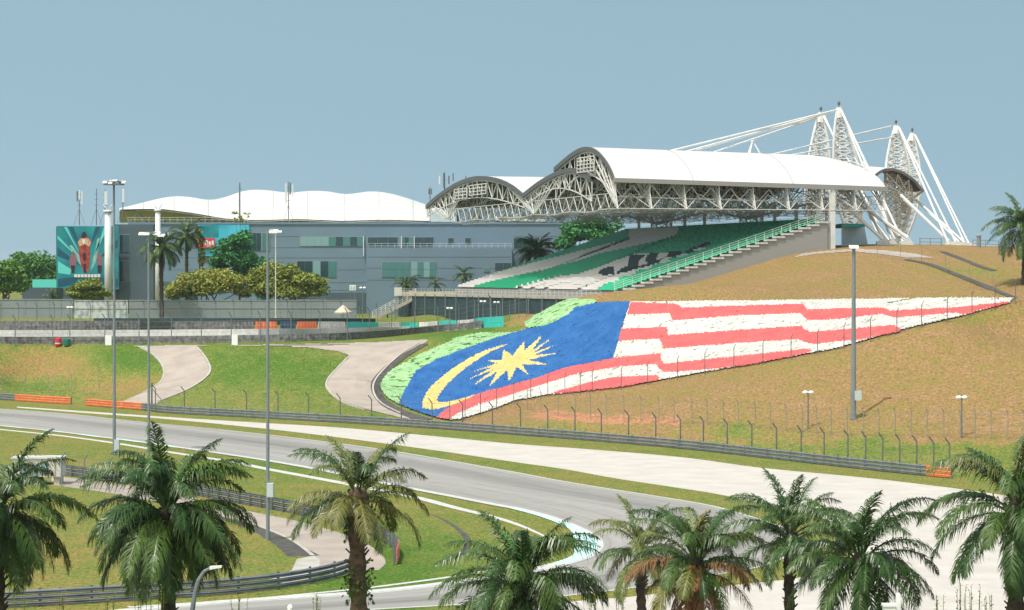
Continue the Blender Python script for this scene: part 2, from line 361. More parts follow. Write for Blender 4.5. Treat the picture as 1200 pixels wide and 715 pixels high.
def track_mat():
    m = bpy.data.materials.new('track_asphalt'); m.use_nodes = True; nt = m.node_tree; N = nt.nodes; L = nt.links; b = N['Principled BSDF']; b.inputs['Roughness'].default_value = .8; b.inputs['Specular IOR Level'].default_value = .25
    uv = N.new('ShaderNodeUVMap'); uv.uv_map = 'along'
    def nz(sc, det, sx, sy):
        mp = N.new('ShaderNodeMapping'); mp.inputs['Scale'].default_value = (sx, sy, 1); L.new(uv.outputs['UV'], mp.inputs['Vector']); n = N.new('ShaderNodeTexNoise'); n.inputs['Scale'].default_value = sc; n.inputs['Detail'].default_value = det; L.new(mp.outputs['Vector'], n.inputs['Vector']); return n.outputs['Fac']
    a = nz(1, 4, .012, .45); c = nz(1, 3, .05, 2.4); d = nz(1, 5, .5, .9)
    ad = N.new('ShaderNodeMath'); ad.operation = 'ADD'; L.new(a, ad.inputs[0]); L.new(c, ad.inputs[1]); a2 = N.new('ShaderNodeMath'); a2.operation = 'MULTIPLY_ADD'; L.new(d, a2.inputs[0]); a2.inputs[1].default_value = .45; L.new(ad.outputs[0], a2.inputs[2])
    r = N.new('ShaderNodeValToRGB'); L.new(a2.outputs[0], r.inputs['Fac']); e = r.color_ramp.elements
    mr = N.new('ShaderNodeMapRange'); mr.inputs['From Min'].default_value = .85; mr.inputs['From Max'].default_value = 1.6; L.new(a2.outputs[0], mr.inputs['Value']); L.new(mr.outputs['Result'], r.inputs['Fac'])
    e[0].color = (.185, .182, .176, 1); e[1].color = (.32, .313, .302, 1); k = e.new(.45); k.color = (.262, .257, .248, 1)
    sx = N.new('ShaderNodeSeparateXYZ'); L.new(uv.outputs['UV'], sx.inputs[0])
    def m_(op, p, q):
        n = N.new('ShaderNodeMath'); n.operation = op
        for k_, z_ in ((0, p), (1, q)):
            if isinstance(z_, (int, float)): n.inputs[k_].default_value = z_
            else: L.new(z_, n.inputs[k_])
        return n.outputs[0]
    off = m_('ADD', m_('SUBTRACT', sx.outputs['Y'], 5.4), m_('MULTIPLY', m_('SUBTRACT', nz(1, 2, .012, .02), .5), 6.0))
    g = m_('POWER', 2.718, m_('MULTIPLY', m_('MULTIPLY', off, off), -.22)); g = m_('SUBTRACT', 1.0, m_('MULTIPLY', g, .27))
    mx = N.new('ShaderNodeMix'); mx.data_type = 'RGBA'; mx.blend_type = 'MULTIPLY'; mx.inputs['Factor'].default_value = 1; L.new(r.outputs['Color'], mx.inputs['A']); L.new(g, mx.inputs['B']); L.new(mx.outputs['Result'], b.inputs['Base Color']); return m
M['trackuv'] = track_mat()
def track_strip():
    fa = resample([P(*q)[:2] for q in farS], 1.0); na = resample([P(*q)[:2] for q in nearS], 1.0); n = 260; nv = 10
    def at_(p, t): x = np.linspace(0, 1, len(p)); return np.stack([np.interp(t, x, p[:, k]) for k in (0, 1)], 1)
    # pair the two edges by nearest points, kept in order
    tf = np.linspace(0, 1, n); F_ = at_(fa, tf); idx = []; last = 0
    for q in F_:
        d = np.hypot(*(na[last:] - q).T); w_ = min(len(d), 40); j = last + int(np.argmin(d[:w_])); last = j; idx.append(j)
    idx = np.convolve(np.pad(np.array(idx, float), 6, 'edge'), np.ones(13) / 13, 'valid'); idx[-1] = len(na) - 1; idx[0] = 0
    N_ = np.stack([np.interp(idx, np.arange(len(na)), na[:, k]) for k in (0, 1)], 1); s_ = np.concatenate([[0], np.cumsum(np.linalg.norm(np.diff((F_ + N_) / 2, axis=0), axis=1))])
    mb = MB(); uvs = []
    for i in range(n):
        for j in range(nv + 1):
            q = F_[i] + (N_[i] - F_[i]) * j / nv; mb.v.append((q[0], q[1], .008)); uvs.append((s_[i], 15.0 * j / nv))
    for i in range(n - 1):
        for j in range(nv): a = i * (nv + 1) + j; mb.f.append([a, a + 1, a + nv + 2, a + nv + 1]); mb.m.append(0)
    o = mb.build('track', M['trackuv']); tag(o, kind='structure'); u = o.data.uv_layers.new(name='along')
    for l in o.data.loops: u.data[l.index].uv = uvs[l.vertex_index]
track_strip()
GUP = [(20, 476.5), (100, 482), (200, 489), (313.6, 496), (400, 501.3), (517.5, 512), (600, 520), (689.5, 526.5), (800, 536), (890, 548), (1000, 558.5), (1075, 567), (1153, 577), (1260, 594)]
GLO = [(885, 683), (905, 681), (940, 676), (985, 660), (1003, 640), (985, 618), (940, 600), (890, 589.5), (841, 579), (800, 572.5), (721, 560.5), (662.6, 550), (600, 541), (505, 527), (400, 513), (313.6, 502.7), (200, 491.5), (100, 484), (20, 477.8)]
sheet('gravel_trap', [tuple(q) for q in smooth_pts(GUP, 5)] + [(1300, 700), (1350, 800), (590, 800), (596, 722), (615, 711), (662, 705.5), (738, 699.5), (800, 692.5)] + [tuple(q) for q in smooth_pts(GLO, 5)], .004, M['gravel'])
# painted lines and kerbs
ribbon('edge_line', FAR, .28, .016, M['white'])
ribbon('edge_line', NEAR, .3, .016, M['white'])
# striped kerb: white and turquoise blocks along the inner edge
kp = np.array([P(x, y)[:2] for x, y in NEAR]); kp = np.array(smooth_pts(kp, 8)); kp = resample(kp, 1.0)
t = np.gradient(kp, axis=0); t /= np.linalg.norm(t, axis=1)[:, None]; nn = np.stack([-t[:, 1], t[:, 0]], 1)
cen = np.array(P(560, 640)[:2])
sg = np.sign(((cen - kp) * nn).sum(1))[:, None]
kpx, kpy = proj(kp[:, 0], kp[:, 1], 0)
wid = .8 + 1.1 * np.exp(-(((kpx - 700) / 26) ** 2 + ((kpy - 637) / 14) ** 2)); wid = wid[:, None]
mb = MB(); k = len(kp); a = kp + nn * sg * .15; b = kp + nn * sg * (.15 + wid)
vv = [(x, y, .012) for x, y in a] + [(x, y, .05) for x, y in b]
fs_ = [(i, i + 1, k + i + 1, k + i) for i in range(k - 1)]
mb.v = vv; mb.f = [list(f) for f in fs_]
mb.m = [1 if ((kpx[i] > 610 and kpy[i] < 660) or ((i // 5) % 2 and kpx[i] < 230 and kpy[i] < 560)) else 0 for i in range(k - 1)]
o = mb.build('kerb', [M['white'], M['cyan']]); tag(o, kind='structure')
ribbon('paved_strip', [(-15, 502), (0, 503.3), (70, 510.5), (133, 519), (200, 530), (268.6, 540.7), (313.6, 549.7), (372, 560.5), (430, 571.5), (488, 583), (530, 594), (575, 605), (599, 612), (620, 620), (650, 634)], [.9, .9, 1.0, 1.1, 1.0, .6, .2], .012, M['white'])
ribbon('paved_strip', [(150, 711.5), (285, 702.6), (354, 696.5), (412, 690.8), (450, 686.5), (525, 676.5), (560, 671), (600, 663)], .5, .012, M['white'])
# infield service road, apron and drains
sheet('infield_road', [tuple(q) for q in smooth_pts([(60, 557), (130, 566), (200, 577), (282, 597), (350, 611), (412, 629), (440, 644), (452, 658), (444, 668)], 4)] + [tuple(q) for q in smooth_pts([(425, 668), (380, 674), (330, 686), (345, 672), (366, 652), (347, 634), (315, 622), (287, 612), (200, 591), (130, 578), (60, 568)], 4)], .004, M['pinkroad'])
ribbon('drain', [(200, 594), (270, 610), (303, 621), (330, 635), (345, 644), (356, 651.5)], [.5, 1.0, 1.6, 2.2], .010, M['drain'], n=4)
ribbon('kerb', [(200, 590.5), (270, 606), (303, 616), (335, 629), (352, 639), (366.5, 650.5)], .3, .014, M['concrete'], n=4)
sheet('concrete_apron', [(348, 655), (368, 651), (375, 656), (374, 664), (362, 672), (338, 680), (305, 685), (280, 687), (320, 678), (342, 668)], .008, M['concrete'])
ribbon('drain', [(497, 600.5), (511, 605), (523, 611), (533, 617), (541, 623.5), (547, 630.5), (548, 637), (543, 645.6), (532, 653), (517, 659.5), (503, 663.3)], [.15, .25, .4, .5, .45, .3, .12], .004, M['drain'], n=5)

# ------------------------------------------------------------------ things draped on the slopes
def drape(polys, off, step, jitter=0.0):
    """points on the slope seen inside the outline -> dict of MB, one per class; polys = function(px,py)->class index"""
    x0, x1, y0, y1, cls = polys
    xs = np.arange(x0, x1 + step, step); ys = np.arange(y0, y1 + step, step); X, Y = np.meshgrid(xs, ys)
    cx = (X[:-1, :-1] + X[1:, 1:]) / 2; cy = (Y[:-1, :-1] + Y[1:, 1:]) / 2; c = cls(cx, cy)
    need = np.zeros(X.shape, bool)
    for dy in (0, 1):
        for dx in (0, 1): need[dy:dy + c.shape[0], dx:dx + c.shape[1]] |= c >= 0
    pts = np.full(X.shape + (3,), np.nan); pts[need] = rayt(X[need], Y[need], 225, 520, 1.0)
    pts[..., 2] = terr(pts[..., 0], pts[..., 1]) + off
    if jitter: pts[..., 2] += rng.random(X.shape) * jitter
    out = {}
    for k in np.unique(c[c >= 0]):
        j, i = np.nonzero(c == k); mb = MB(); idx = {}
        quad = [(j, i), (j + 1, i), (j + 1, i + 1), (j, i + 1)]
        q = np.stack([pts[a, b] for a, b in quad], 1)           # n,4,3
        dep = q[..., 1]; ok = ~np.isnan(dep).any(1) & ((dep.max(1) - dep.min(1)) < (24 if k == 9 else 9) + 0 * dep[:, 0])
        ids = np.stack([a * X.shape[1] + b for a, b in quad], 1)[ok]
        u, inv = np.unique(ids, return_inverse=True); inv = inv.reshape(ids.shape)
        mb.v = [tuple(p) for p in pts.reshape(-1, 3)[u]]; mb.f = inv.tolist(); mb.m = [0] * len(mb.f); out[int(k)] = mb
    return out
def drape_poly(name, poly, off, m, step=1.0, kind='structure'):
    poly = [tuple(q) for q in poly]; xs = [p[0] for p in poly]; ys = [p[1] for p in poly]
    d = drape((min(xs), max(xs), min(ys), max(ys), lambda a, b: np.where(inpoly(a, b, poly), 0, -1)), off, step)
    o = d[0].build(name, m); tag(o, kind=kind); return o
SP = lambda pts, n=4: [tuple(q) for q in smooth_pts(pts, n)]
drape_poly('service_road', SP([(155, 405.8), (165, 408), (178, 415), (188, 427), (191, 438), (186, 449), (166, 461), (146, 470), (140, 474)]) + [(183, 474)] + SP([(187, 471), (218, 457.5), (240, 443), (246, 434), (241, 421), (233, 409), (237, 405.5), (300, 404.6), (410, 403.3)]) + [(410, 405), (330, 406.3), (240, 404.8), (200, 405.2)], .07, M['pinkroad'], .8)
drape_poly('service_road', [(300, 405.5), (360, 407.5)] + SP([(395, 412), (409, 418), (396, 431), (384, 446), (385, 457), (400, 470), (430, 480), (470, 490)]) + [(505, 495)] + SP([(490, 489.5), (462, 480.5), (444, 467), (439, 454), (446, 440), (468, 419), (502, 400)]) + [(500, 398.5), (440, 401.5), (380, 403)], .07, M['pinkroad'], .8)
def drape_line(name, pts, w, off, m, h=None, kind='structure', n=5, lo=None):
    q = np.array([T(x, y) for x, y in smooth_pts(pts, n)]); t = np.gradient(q[:, :2], axis=0); t /= np.linalg.norm(t, axis=1)[:, None]
    nn = np.stack([-t[:, 1], t[:, 0]], 1); a = q[:, :2] - nn * w / 2; b = q[:, :2] + nn * w / 2; k = len(q); mb = MB()
    za = terr(a[:, 0], a[:, 1]); zb = terr(b[:, 0], b[:, 1]); zz = np.maximum(za, zb) + off
    if h is None:
        mb.mesh([(a[i, 0], a[i, 1], za[i] + off) for i in range(k)] + [(b[i, 0], b[i, 1], zb[i] + off) for i in range(k)], [(i, i + 1, k + i + 1, k + i) for i in range(k - 1)])
    else:
        lo4 = [(a[i, 0], a[i, 1], za[i] - .1) for i in range(k)] + [(b[i, 0], b[i, 1], zb[i] - .1) for i in range(k)] + [(a[i, 0], a[i, 1], zz[i] + h) for i in range(k)] + [(b[i, 0], b[i, 1], zz[i] + h) for i in range(k)]
        f = []
        for i in range(k - 1):
            f += [(2 * k + i, 2 * k + i + 1, 3 * k + i + 1, 3 * k + i), (i, i + 1, 2 * k + i + 1, 2 * k + i), (k + i + 1, k + i, 3 * k + i, 3 * k + i + 1)]
        mb.mesh(lo4, f)
    o = mb.build(name, m); tag(o, kind=kind); return o
drape_line('kerb', [(231, 408), (237, 415), (243, 424), (246.5, 434), (242, 442), (232, 450), (218, 458), (200, 465.5), (185, 471)], .3, .05, M['concrete'], h=.12)
drape_line('kerb', [(165, 408), (178, 415), (189, 427), (192, 438), (187, 449), (166, 461.5)], .22, .05, M['concrete'], h=.08)
drape_line('kerb', [(409, 418), (396, 431), (383.5, 446), (384, 457), (400, 471), (428, 481)], .22, .05, M['concrete'], h=.08)
drape_line('drain', [(497, 404), (470, 420), (452, 435), (441.5, 450), (443, 464), (455, 476), (478, 486.5), (500, 493)], 1.5, .11, M['drain'])
drape_line('kerb', [(490, 403), (467, 418), (446, 438), (437.5, 452), (439.5, 465), (450, 475.5), (470, 485.5)], .25, .06, M['concrete'], h=.12)
drape_line('drain', [(1062, 304.5), (1085, 309), (1100, 314), (1125, 324), (1150, 334), (1172, 343), (1190, 350)], 1.1, .08, M['drain'])
drape_line('drain', [(1104, 295), (1125, 303), (1150, 313), (1165, 317.5)], 1.0, .08, M['drain'])
drape_poly('hilltop_road', [(940, 297.5), (975, 294), (1005, 292), (1040, 294), (1075, 298), (1095, 303), (1060, 302), (1035, 298.5), (1000, 295), (960, 297.5), (930, 302)], .06, M['pinkroad'], .8)

# ------------------------------------------------------------------ the flag painted on the hillside
M['flag_blue'] = mat('blue_ground_paint', (.009, .082, .27), .8, (.02, .115, .325), .5, 6, speck=((.015, .035, .08), 1.5, .625))
M['flag_red'] = mat('red_ground_paint', (.56, .085, .09), .8, (.48, .11, .11), .5, 6, speck=((.22, .06, .05), 1.5, .65))
M['flag_white'] = mat('white_ground_paint', (.53, .525, .505), .8, (.44, .435, .41), .5, 6, speck=((.14, .15, .11), 1.5, .615))
M['flag_yellow'] = mat('yellow_ground_paint', (.62, .47, .17), .8, (.52, .38, .14), .5, 6, speck=((.2, .13, .05), 1.5, .635))
M['flag_green'] = mat('pale_green_ground_paint', (.20, .39, .17), .8, (.28, .43, .24), .5, 6, speck=((.05, .10, .03), 1.2, .57), stretch=(.7, 1.6, 1.6))
Z4 = lambda pts: [(430 + x / 4, 330 + y / 4) for x, y in pts]
G1 = [(446, 450), (446, 457.5), (452.5, 466), (465, 474), (467, 475), (475, 457), (487.5, 436), (512.5, 422.5), (547.5, 408.7), (585, 396), (615, 387.5), (600, 391), (590, 391.5), (565, 391), (537.5, 396), (512.5, 407.5), (480, 422.5), (455, 437.5)]
G2 = [(614, 379.5), (623, 373.5), (638, 360), (650, 353.5), (659, 351), (695, 352), (700, 354.7), (695, 357), (674, 362), (665, 370.5), (653, 377), (639.5, 383), (617, 386)]
BLUE = [(467, 475), (475, 457), (487.5, 436), (512.5, 422.5), (547.5, 408.7), (585, 396), (615, 387.5), (639.5, 383), (653, 377), (665, 370.5), (674, 362), (695, 357), (715, 355.2), (738.5, 355), (729, 382), (724.6, 402), (718.5, 421.5), (697.5, 426), (662.5, 432.5), (630, 444), (600, 452.5), (567.5, 461), (537.5, 471), (517.5, 485), (512, 491), (490, 484)]
CRES = SP(Z4([(660, 300), (600, 315), (520, 345), (440, 390), (370, 440), (300, 500), (265, 560), (262, 600)]), 3) + SP(Z4([(300, 608), (350, 600), (430, 575), (515, 535)]), 3) + SP(Z4([(430, 560), (370, 572), (335, 570), (330, 555), (350, 520), (390, 475), (440, 430), (500, 385), (580, 335)]), 3)
STAR0 = Z4([(738, 287), (748, 318), (825, 255), (790, 320), (868, 270), (805, 330), (890, 302), (800, 345), (893, 343), (775, 372), (845, 395), (737, 400), (760, 447), (705, 412), (665, 478), (650, 430), (575, 497), (592, 440), (490, 500), (572, 426), (470, 470), (565, 413), (497, 428), (592, 390), (555, 375), (618, 374), (640, 325), (680, 348)])
STAR = [(x, y) if i % 2 == 0 else (602.5 + (x - 602.5) * .8, 426.3 + (y - 426.3) * .8) for i, (x, y) in enumerate(STAR0)]
OUT = [(512, 491), (517.5, 485), (537.5, 471), (567.5, 461), (718, 421), (738.5, 355), (800, 354.6), (900, 353.6), (1000, 352), (1100, 350.8), (1188, 350.8), (1182, 357), (1121.5, 373), (1068, 385), (1010.7, 401), (980, 410), (953.7, 414.6), (895, 426), (834, 436), (772, 447), (730, 455), (680, 460.5), (642.5, 464), (602.5, 471), (580, 480), (540, 492.5), (527, 493.5)]
R1 = [(738.5, 356), (789, 357.4), (795, 359), (799, 362.3), (864.6, 360), (941.5, 357.7), (943.5, 361), (947, 364.4), (980, 363.3), (1034, 362.3), (1044, 366), (1121.5, 362), (1182, 355.5), (1182, 357), (1128, 371), (1121.5, 368.4), (1047.6, 374.6), (1034, 370), (981.5, 376), (947, 377.5), (938, 369), (864.6, 371.5), (787.7, 377.7), (784.6, 369), (735, 370.6)]
R2 = [(727.7, 387), (781.5, 384.8), (783, 394.6), (864.6, 388.5), (938, 383.6), (943, 388), (950, 391), (981.5, 388.5), (1047.6, 382.7), (1056, 387.5), (1054, 390.4), (1007, 400.5), (980, 402.3), (953.7, 405.5), (947.7, 404.8), (935, 399.5), (864.6, 404), (777, 410.6), (775, 403), (772, 399), (724.6, 401.5)]
R3 = [(512, 491), (517.5, 485), (537.5, 471), (567.5, 461), (600, 452.5), (630, 444), (662.5, 432.5), (697.5, 426), (720, 420.8), (774, 416), (775, 424), (778.5, 428), (864.6, 419), (923, 413), (943.6, 410.5), (951, 412.5), (949, 415.3), (877, 429.5), (834, 434.6), (779, 438.4), (772, 434), (769, 428.5), (726, 431.5), (680, 439), (640, 451), (600, 464), (560, 476), (535, 487), (527, 493.5)]
R4 = [(642, 464), (660, 458), (680, 452.8), (700, 447.5), (717, 444), (769, 441.4), (773, 444), (771, 447.2), (730, 455), (680, 460.5)]
def flagcls(x, y):
    # ragged painted edges
    x = x + .5 * np.sin(y * 2.1 + x * .7); y = y + .35 * np.sin(x * 1.7) * np.cos(y * 1.3)
    c = np.full(x.shape, -1); c[inpoly(x, y, OUT)] = 0
    for k, p in ((1, R1), (2, R2), (3, R3), (4, R4), (5, BLUE), (6, CRES), (7, STAR), (8, G1), (9, G2)): c[inpoly(x, y, p) & ((c >= 0) | (k in (1, 2, 3, 4, 5, 8, 9)))] = k
    # split the white field into its stripes
    c[(c == 9) & (x < 612)] = -1
    w = c == 0; lab = np.zeros(x.shape, int); cur = 0
    seen = np.zeros(x.shape, bool); H_, W_ = x.shape
    for j0, i0 in zip(*np.nonzero(w)):
        if seen[j0, i0]: continue
        cur += 1; st = [(j0, i0)]; seen[j0, i0] = True; n = 0; cells = []
        while st:
            j, i = st.pop(); cells.append((j, i))
            for dj, di in ((1, 0), (-1, 0), (0, 1), (0, -1)):
                a, b = j + dj, i + di
                if 0 <= a < H_ and 0 <= b < W_ and w[a, b] and not seen[a, b]: seen[a, b] = True; st.append((a, b))
        for j, i in cells: lab[j, i] = cur if len(cells) > 60 else 1
    return np.where(w, 9 + lab, c)
base = T(560, 470)
flag = thing('painted_flag', 'giant red, white and blue flag painted across the hillside below the grandstand', 'flag', base)
for k, mb in drape((440, 1192, 348, 497, flagcls), .17, 1.0, .11).items():
    nm, m, lb = {1: ('red_stripe', 'flag_red', None), 2: ('red_stripe', 'flag_red', None), 3: ('red_stripe', 'flag_red', None), 4: ('red_stripe', 'flag_red', None), 5: ('canton', 'flag_blue', 'blue canton'), 6: ('crescent', 'flag_yellow', 'yellow crescent'),
                 7: ('star', 'flag_yellow', 'yellow star of many points'), 8: ('green_border', 'flag_green', 'pale green border'), 9: ('green_border', 'flag_green', 'pale green border')}.get(k, ('white_stripe', 'flag_white', None))
    o = mb.build(nm, M[m], flag)
    if lb: o['label'] = lb
# ------------------------------------------------------------------ guardrails
def wrails(path, heights, face=1.0, beam=.28, off=.06):
    """corrugated beams along a path of (x,y,z): list of MB"""
    p = np.array(path); t = np.gradient(p[:, :2], axis=0); t /= np.linalg.norm(t, axis=1)[:, None]; nn = np.stack([-t[:, 1], t[:, 0]], 1) * face
    out = []
    for h in heights:
        prof = [(off + .0, 0), (off + .07, .04), (off + .07, .08), (off + .0, .12), (off + .07, .16), (off + .07, .20), (off, beam)]
        mb = MB(); n = len(prof); k = len(p)
        for i in range(k):
            for o, z in prof: mb.v.append((p[i, 0] + nn[i, 0] * o, p[i, 1] + nn[i, 1] * o, p[i, 2] + h + z))
        for i in range(k - 1):
            for j in range(n - 1): mb.f.append([i * n + j, (i + 1) * n + j, (i + 1) * n + j + 1, i * n + j + 1]); mb.m.append(0)
        out.append(mb)
    return out
def path_on(pts, z=None, n=4, step=None, lift=0.0):
    s = smooth_pts(pts, n)
    q = np.array([P(x, y, z) if z is not None else T(x, y) for x, y in s], float)
    if step: q = resample(q, step)
    if z is None: q[:, 2] = terr(q[:, 0], q[:, 1])
    q[:, 2] += lift
    return q
def post_copies(src, pts, parent, rot=None, first=True):
    for i, (x, y, z) in enumerate(pts):
        o = src if i == 0 else src.copy()
        if i: COL.objects.link(o)
        b = parent['_base']; o.location = (x - b[0], y - b[1], z - b[2]); o.parent = parent
        if rot is not None: o.rotation_euler = (0, 0, rot[i] if hasattr(rot, '__len__') else rot)
def guardrail(label, pts, group=None, face=-1, heights=(.06, .40, .74), pstep=4.0, ends=None, z=0.0, postside=1):
    q = path_on(pts, z, 5, 1.0); root = thing('guardrail', label, 'guardrail', q[len(q) // 2], group)
    segs = [(0, len(q) - 1, 'galv')]
    if ends:      # [(fraction from, fraction to, material)]
        qx = np.array([proj(*w_)[0] for w_ in q]); ix = lambda e: int(e * (len(q) - 1)) if e <= 1 else int(np.argmin(abs(qx - e))); segs = [(ix(a), ix(b), m) for a, b, m in ends]
    for a, b, m in segs:
        for mb in wrails(q[a:b + 1], heights, face):
            o = mb.build('rail', M[m], root)
            if m == 'orange': o['label'] = 'orange painted rail'
    pp = resample(q, pstep); mb = MB(); mb.box(-.07, .07, -.05, .05, -.05, heights[-1] + .34)
    o = mb.build('post', M['galvdark']); 
    t = np.gradient(pp[:, :2], axis=0); t /= np.linalg.norm(t, axis=1)[:, None]; nn = np.stack([-t[:, 1], t[:, 0]], 1) * face
    post_copies(o, [(a[0] - n[0] * .08, a[1] - n[1] * .08, a[2]) for a, n in zip(pp, nn)], root, list(np.arctan2(t[:, 1], t[:, 0])))
    return root
guardrail('grey and orange guardrail stub at the left edge of the photo, ending at a gap', [(-15, 467.5), (20, 470), (50, 472), (83, 474)], 'guardrails round the track', ends=[(0, 20, 'galv'), (20, 1, 'orange')])
guardrail('long grey guardrail beyond the gravel trap with orange rails at each end', [(101, 475.5)] + RAIL[3:], 'guardrails round the track', ends=[(0, 168, 'orange'), (168, 1084, 'galv'), (1084, 1, 'orange')])
guardrail('grey guardrail with dark posts showing, curling into an orange end on the infield', [(72, 557), (118, 563), (180, 572), (278, 590), (350, 604), (406, 619.6), (440, 631), (458, 641), (466, 650), (463, 662)], 'guardrails round the track', face=1, ends=[(0, .93, 'galv'), (.93, 1, 'orange')], pstep=2.0)
guardrail('grey guardrail curving along the lower white line to the ivy covered palm', [(-15, 714), (60, 710), (126, 706), (190, 702), (250, 698.5), (315, 692), (360, 685), (390, 678.5), (410, 671.5), (424, 664)], 'guardrails round the track', heights=(.05, .38, .71), ends=None, pstep=3.0)

# ------------------------------------------------------------------ fences
def wire_mb(tops, hs, r=.012, n=3, sag=0):
    mb = MB()
    for h in hs:
        for a, b in zip(tops[:-1], tops[1:]): mb.tube((a[0], a[1], a[2] + h), (b[0], b[1], b[2] + h), r, None, n, cap=False)
    return mb
def fence(label, pts, H=3.6, arm=.55, armdir=(-.7, -.7), m='galvdark', r=.06, group=None, hs=None, name='wire_fence', net=None, thick=.012):
    root = thing(name, label, 'fence', pts[len(pts) // 2], group)
    mb = MB(); mb.tube((0, 0, -.2), (0, 0, H - arm), r, None, 5); mb.tube((0, 0, H - arm), (armdir[0] * arm, armdir[1] * arm, H), r * .9, None, 5)
    post_copies(mb.build('post', M[m]), pts, root)
    hs = hs or [.25, .8, 1.35, 1.9, 2.45, H - arm - .05]
    w = wire_mb(pts, hs, thick)
    if net:      # diagonal weave between the posts
        for a, b in zip(pts[:-1], pts[1:]):
            a = np.array(a); b = np.array(b); L_ = np.linalg.norm(b - a); nn_ = max(1, int(L_ / net))
            for i in range(nn_):
                p0 = a + (b - a) * i / nn_; p1 = a + (b - a) * (i + 1) / nn_
                w.tube((p0[0], p0[1], p0[2] + .2), (p0[0], p0[1], p0[2] + H - arm), .006, None, 3, cap=False)
    w.build('wire_mesh', M['wire'], root)
    return root
def near_rail(xs, back):
    out = []
    rp = np.array([P(x, y) for x, y in smooth_pts(RAIL, 8)]); rpx = np.array([proj(*q)[0] for q in rp])
    for x in xs:
        q = np.array([np.interp(x, rpx, rp[:, k]) for k in range(3)]); q[1] += back; q = q * 1.0; q[2] = G(q[0], q[1]); out.append(tuple(q))
    return out
FG = 'wire fences round the track'
fence('dark post wire fence right behind the long guardrail under the grassy hill', near_rail([181, 215, 251, 288, 325, 361, 398, 435, 470, 506, 542, 577, 610, 642, 674, 705, 737, 769, 798, 825, 853, 882, 911, 940, 967, 995, 1016, 1036, 1056, 1076, 1096, 1117], .9), 3.7, .6, (-.75, -.4), group=FG, r=.075)
fb = [(602, 474), (618, 480), (634, 484), (654, 488), (674, 489.5), (692, 490.5), (711, 491.5), (731, 492.5), (751, 493.5), (772, 495), (790, 496), (811, 497.5), (829, 498.5), (848, 500), (865, 501), (885, 502), (903, 503), (921, 505), (940, 507), (957, 508.5), (974, 510), (993, 511), (1012, 512), (1030, 512), (1049, 512), (1068, 512), (1087, 512.5), (1106, 513), (1125, 513.5), (1143, 514), (1162, 514.5), (1181, 515), (1200, 515)]
fence('thin grey wire fence running halfway up the dry slope below the flag', [T(*q) for q in fb], 3.0, .4, (-.5, -.3), 'wire', .04, FG)
fc = [(527, 493.8), (545, 492), (563, 486), (582, 480), (602, 472), (622, 468.5), (642, 465), (662, 463), (680, 461.5), (694, 459.5), (728, 456), (759, 451), (794, 444.5), (826, 438.5), (860, 432), (894, 427), (927, 421), (958, 415), (989, 408.5), (1020, 400), (1051, 391), (1080, 383.5), (1110, 377), (1139, 369.5), (1166, 362.5), (1190, 355)]
fence('wire fence with slim dark posts following the lower edge of the painted flag', [T(x, y + .8) for x, y in fc], 3.1, .4, (.5, -.3), 'galvdark', .05, FG)
fd = [(-30, 408), (18, 406.5), (62, 405.5), (82, 405.2), (123, 404.8), (163, 404.5), (201, 404), (236, 404), (271, 403.5), (305, 403), (341, 402), (375, 400.5), (407, 399), (433, 396), (459, 393.5), (486, 391), (513, 389), (538, 386.5), (556, 385), (575, 383.5)]
fdp = []
for x, y in fd:
    q = T(x, y); fdp.append((q[0], q[1], G(q[0], q[1])))
fence('pale post wire fence along the top of the grass bank beside the straight', fdp, 5.0, .7, (-.55, -.4), 'steelw' if 0 else 'galv', .08, FG, hs=[.4, 1.2, 2, 2.8, 3.6, 4.3], thick=.016)
ff = [(-30, 462), (3, 461), (30, 460.8), (57, 461), (84, 462), (116, 464)]
fence('faint wire fence standing on the bank behind the orange rails at left', [T(x, y) for x, y in ff], 3.0, .4, (-.5, -.3), 'wire', .04, FG)
fence('short wire fence with bent grey posts beside the white cabin', [P(42, 566.5), P(72.5, 570), P(99, 573), P(128, 577), P(160, 583), P(190, 590)], 3.1, .5, (.7, -.4), 'pole', .06, FG)
# brace props of the two big posts
for (x0, y0, x1, y1), lb in (((178, 446, 200, 475), 'dark slanting brace leaning against a fence post beside the service road'),):
    a = near_rail([x0], .9)[0]; b = near_rail([x1], 1.2)[0]; mb = MB(); mb.tube((a[0], a[1], a[2] + 3.0), b, .07, None, 6); mb.tube((a[0] - .15, a[1], a[2] - .1), (a[0] - .15, a[1], a[2] + 3.9), .12, None, 8); mb.tube((b[0] - .25, b[1], b[2] + .04), (b[0] + .25, b[1], b[2] + .04), .09, None, 6)
    single(mb, 'fence_brace', M['galvdark'], lb, 'brace', a)

